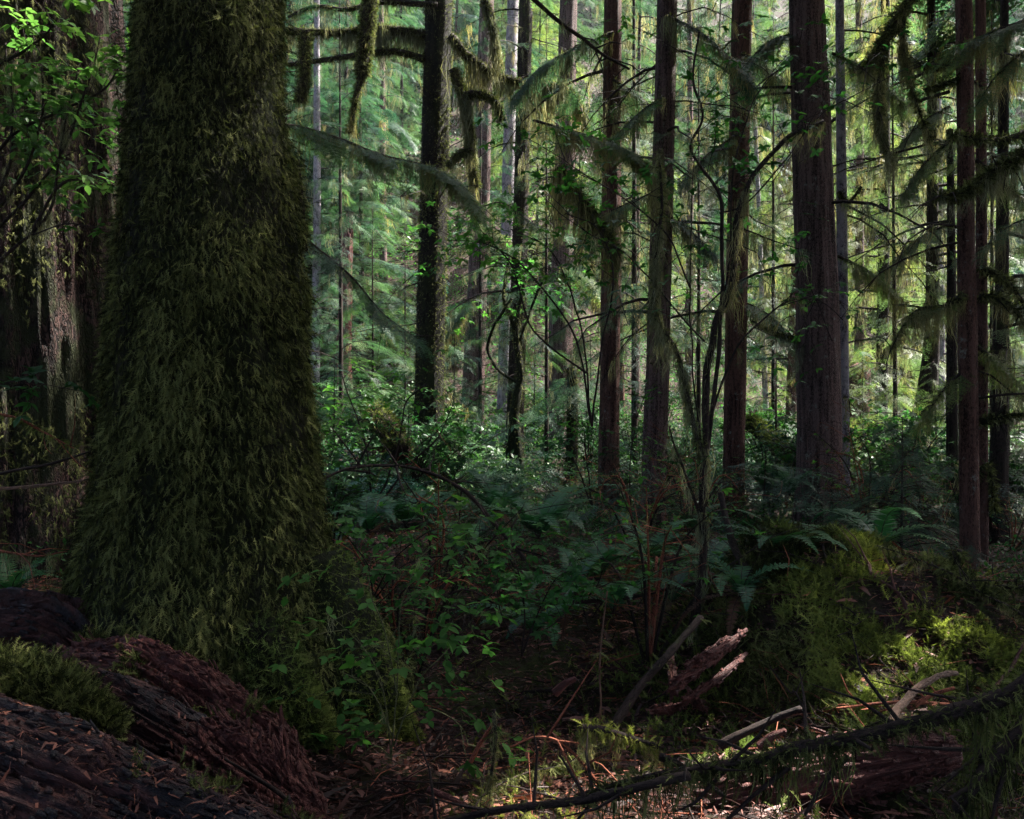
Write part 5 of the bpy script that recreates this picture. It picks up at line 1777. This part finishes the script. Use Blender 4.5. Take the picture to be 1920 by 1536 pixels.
# broken branches strewn over the floor in front
fr = random.Random(77)
for i in range(34):
    y = fr.uniform(2.9, 7.5); x = fr.uniform(-.22, .6) * y
    a = fr.uniform(0, 6.28); L = fr.uniform(.35, 1.3)
    n = 6
    pts = []
    for k in range(n):
        u = k / (n - 1)
        xx = x + math.cos(a) * L * (u - .5) + fr.gauss(0, .03); yy = y + math.sin(a) * L * (u - .5) + fr.gauss(0, .03)
        pts.append([xx, yy, float(gh(xx, yy)) + .01 + (fr.uniform(0, .05) if k % 2 else 0) + (.15 * L * u if i % 3 == 0 else 0)])
    rad = fr.uniform(.004, .016)
    sp, sr = smooth_path(np.array(pts), np.linspace(rad, rad * .4, n), 5)
    g = G()
    mt = ['twig', 'twig', 'twig_red', 'wood_red'][i % 4]
    tube(g, sp, sr, 8, 0, lambda A, Lh, r_: 1 + .25 * fbm(np.stack([np.cos(A) * 2, np.sin(A) * 2, Lh * 14], -1), 2, 3))
    for k in range(fr.randint(2, 7)):
        q, dd = pathpt(sp, np.array([R.uniform(.1, .95)]))
        v = nrm(dd[0] * .6 + R.normal(0, .5, 3) + (0, 0, .2)) * R.uniform(.08, .35)
        tube(g, [q[0], q[0] + v * .5 + R.normal(0, .02, 3), q[0] + v], [rad * .45, rad * .3, rad * .1], 5, 0, cap=False)
    if i % 2:
        limb_moss(g, sp, sr, int(500 * L), 1, .04)
        if i % 4 == 1: limb_lichen(g, sp, int(50 * L), .12, 2, LIC_FINE)
    o = g.build('broken_branch', [M[mt], M['moss_gold'] if i % 4 == 3 else M['moss'], M['lichen']], None, base=pts[0])
    o['category'] = 'branch'; o['group'] = 'broken branches strewn over the litter'
    ITEMS.append((o, 960 + x / y * F, y, ['bare dark broken branch', 'mossy dark broken branch', 'bare reddish broken branch', 'moss tufted red wood strip'][i % 4]))


BP = [bush_proto(1, 'salal', .085, .75, .95, 4, SLEAF), bush_proto(2, 'leaf_dark', .07, .7, 1.2, 4, LEAF), bush_proto(3, 'leaf_dark', .055, .6, 1.4, 3, LEAF)]
br = random.Random(12)
usedb = set()
for i in range(150):
    d = 8.5 + 22 * br.random() ** 1.0
    px = br.uniform(580, 1960)
    if d < 12 and px > 900 and br.random() < .5: continue
    if px < 860 and br.random() < .5: d = br.uniform(11, 20)
    if any(abs(px - a_) < w_ and d < b_ + .6 for a_, b_, w_ in FEET): continue
    x = (px - 960) / F * d
    k = br.choice([0, 0, 1, 2] if px < 900 else [0, 1, 1, 2])
    o = copy_tree(BP[k]) if k in usedb else BP[k]
    usedb.add(k)
    o.location = (x, d, float(gh(x, d)) - .05)
    sc = br.uniform(.6, 1.25) * (1.2 if px < 860 else 1)
    o.scale = (sc, sc, sc * br.uniform(.8, 1.2)); o.rotation_euler = (0, 0, br.uniform(0, 6.28))
    ITEMS.append((o, px, d, ['glossy leaved low bush', 'dark leafy bush', 'tall light leaved bush'][k]))


# ------------------------------------------------------------------ labels for the repeats
MARKS = [(560, 'the shaggy giant'), (812, 'the black trunk'), (890, 'the root flared trunk'), (970, 'the slim dark trunk'), (1052, 'the buttressed trunk'), (1145, 'the bright edged red trunk'),
         (1232, 'the purple brown trunk'), (1380, 'the straight red brown trunk'), (1530, 'the thickest right trunk'), (1742, 'the curved tree'), (1815, 'the slender twin trunk')]
ORD = ['nearest', 'second nearest', 'third nearest', 'fourth nearest', 'fifth nearest', 'sixth nearest', 'seventh nearest', 'eighth nearest', 'ninth nearest', 'tenth nearest', 'eleventh nearest', 'twelfth nearest']
gaps = {}
for o, px, d, desc in ITEMS:
    k = sum(px > m[0] for m in MARKS)
    gaps.setdefault((k, desc), []).append((d, o))
for (k, desc), L in gaps.items():
    L.sort(key=lambda t: t[0])
    if k == 0: where = 'left of ' + MARKS[0][1]
    elif k == len(MARKS): where = 'right of ' + MARKS[-1][1]
    else: where = 'between %s and %s' % (MARKS[k - 1][1].replace('the ', ''), MARKS[k][1].replace('the ', ''))
    for i, (d, o) in enumerate(L):
        o['label'] = (desc + ' ' + where + (', ' + ORD[min(i, 11)] if len(L) > 1 else ''))


# ------------------------------------------------------------------ the damp air between the trees
def haze(dens):
    x0, x1, y0, y1, z0, z1 = -125, 125, -35, 145, float(gh(np.array([0.]), np.array([0.]))[0]) - 3.0, 112
    g = G()
    v = [(x, y, z) for z in (z0, z1) for y in (y0, y1) for x in (x0, x1)]
    g.add(v, q=[(0, 2, 3, 1), (4, 5, 7, 6), (0, 1, 5, 4), (2, 6, 7, 3), (0, 4, 6, 2), (1, 3, 7, 5)])
    m, nt, out = newmat('damp_air')
    vol = nt.nodes.new('ShaderNodeVolumePrincipled')
    vol.inputs['Color'].default_value = (.86, .93, 1.0, 1)
    vol.inputs['Density'].default_value = dens
    vol.inputs['Anisotropy'].default_value = 0.3
    nt.links.new(vol.outputs[0], out.inputs['Volume'])
    o = g.build('haze', [m], smooth=False)
    o['kind'] = 'stuff'
    o['label'] = 'faint damp haze between the trees'


haze(0.00022)
cy.volume_bounces = 0
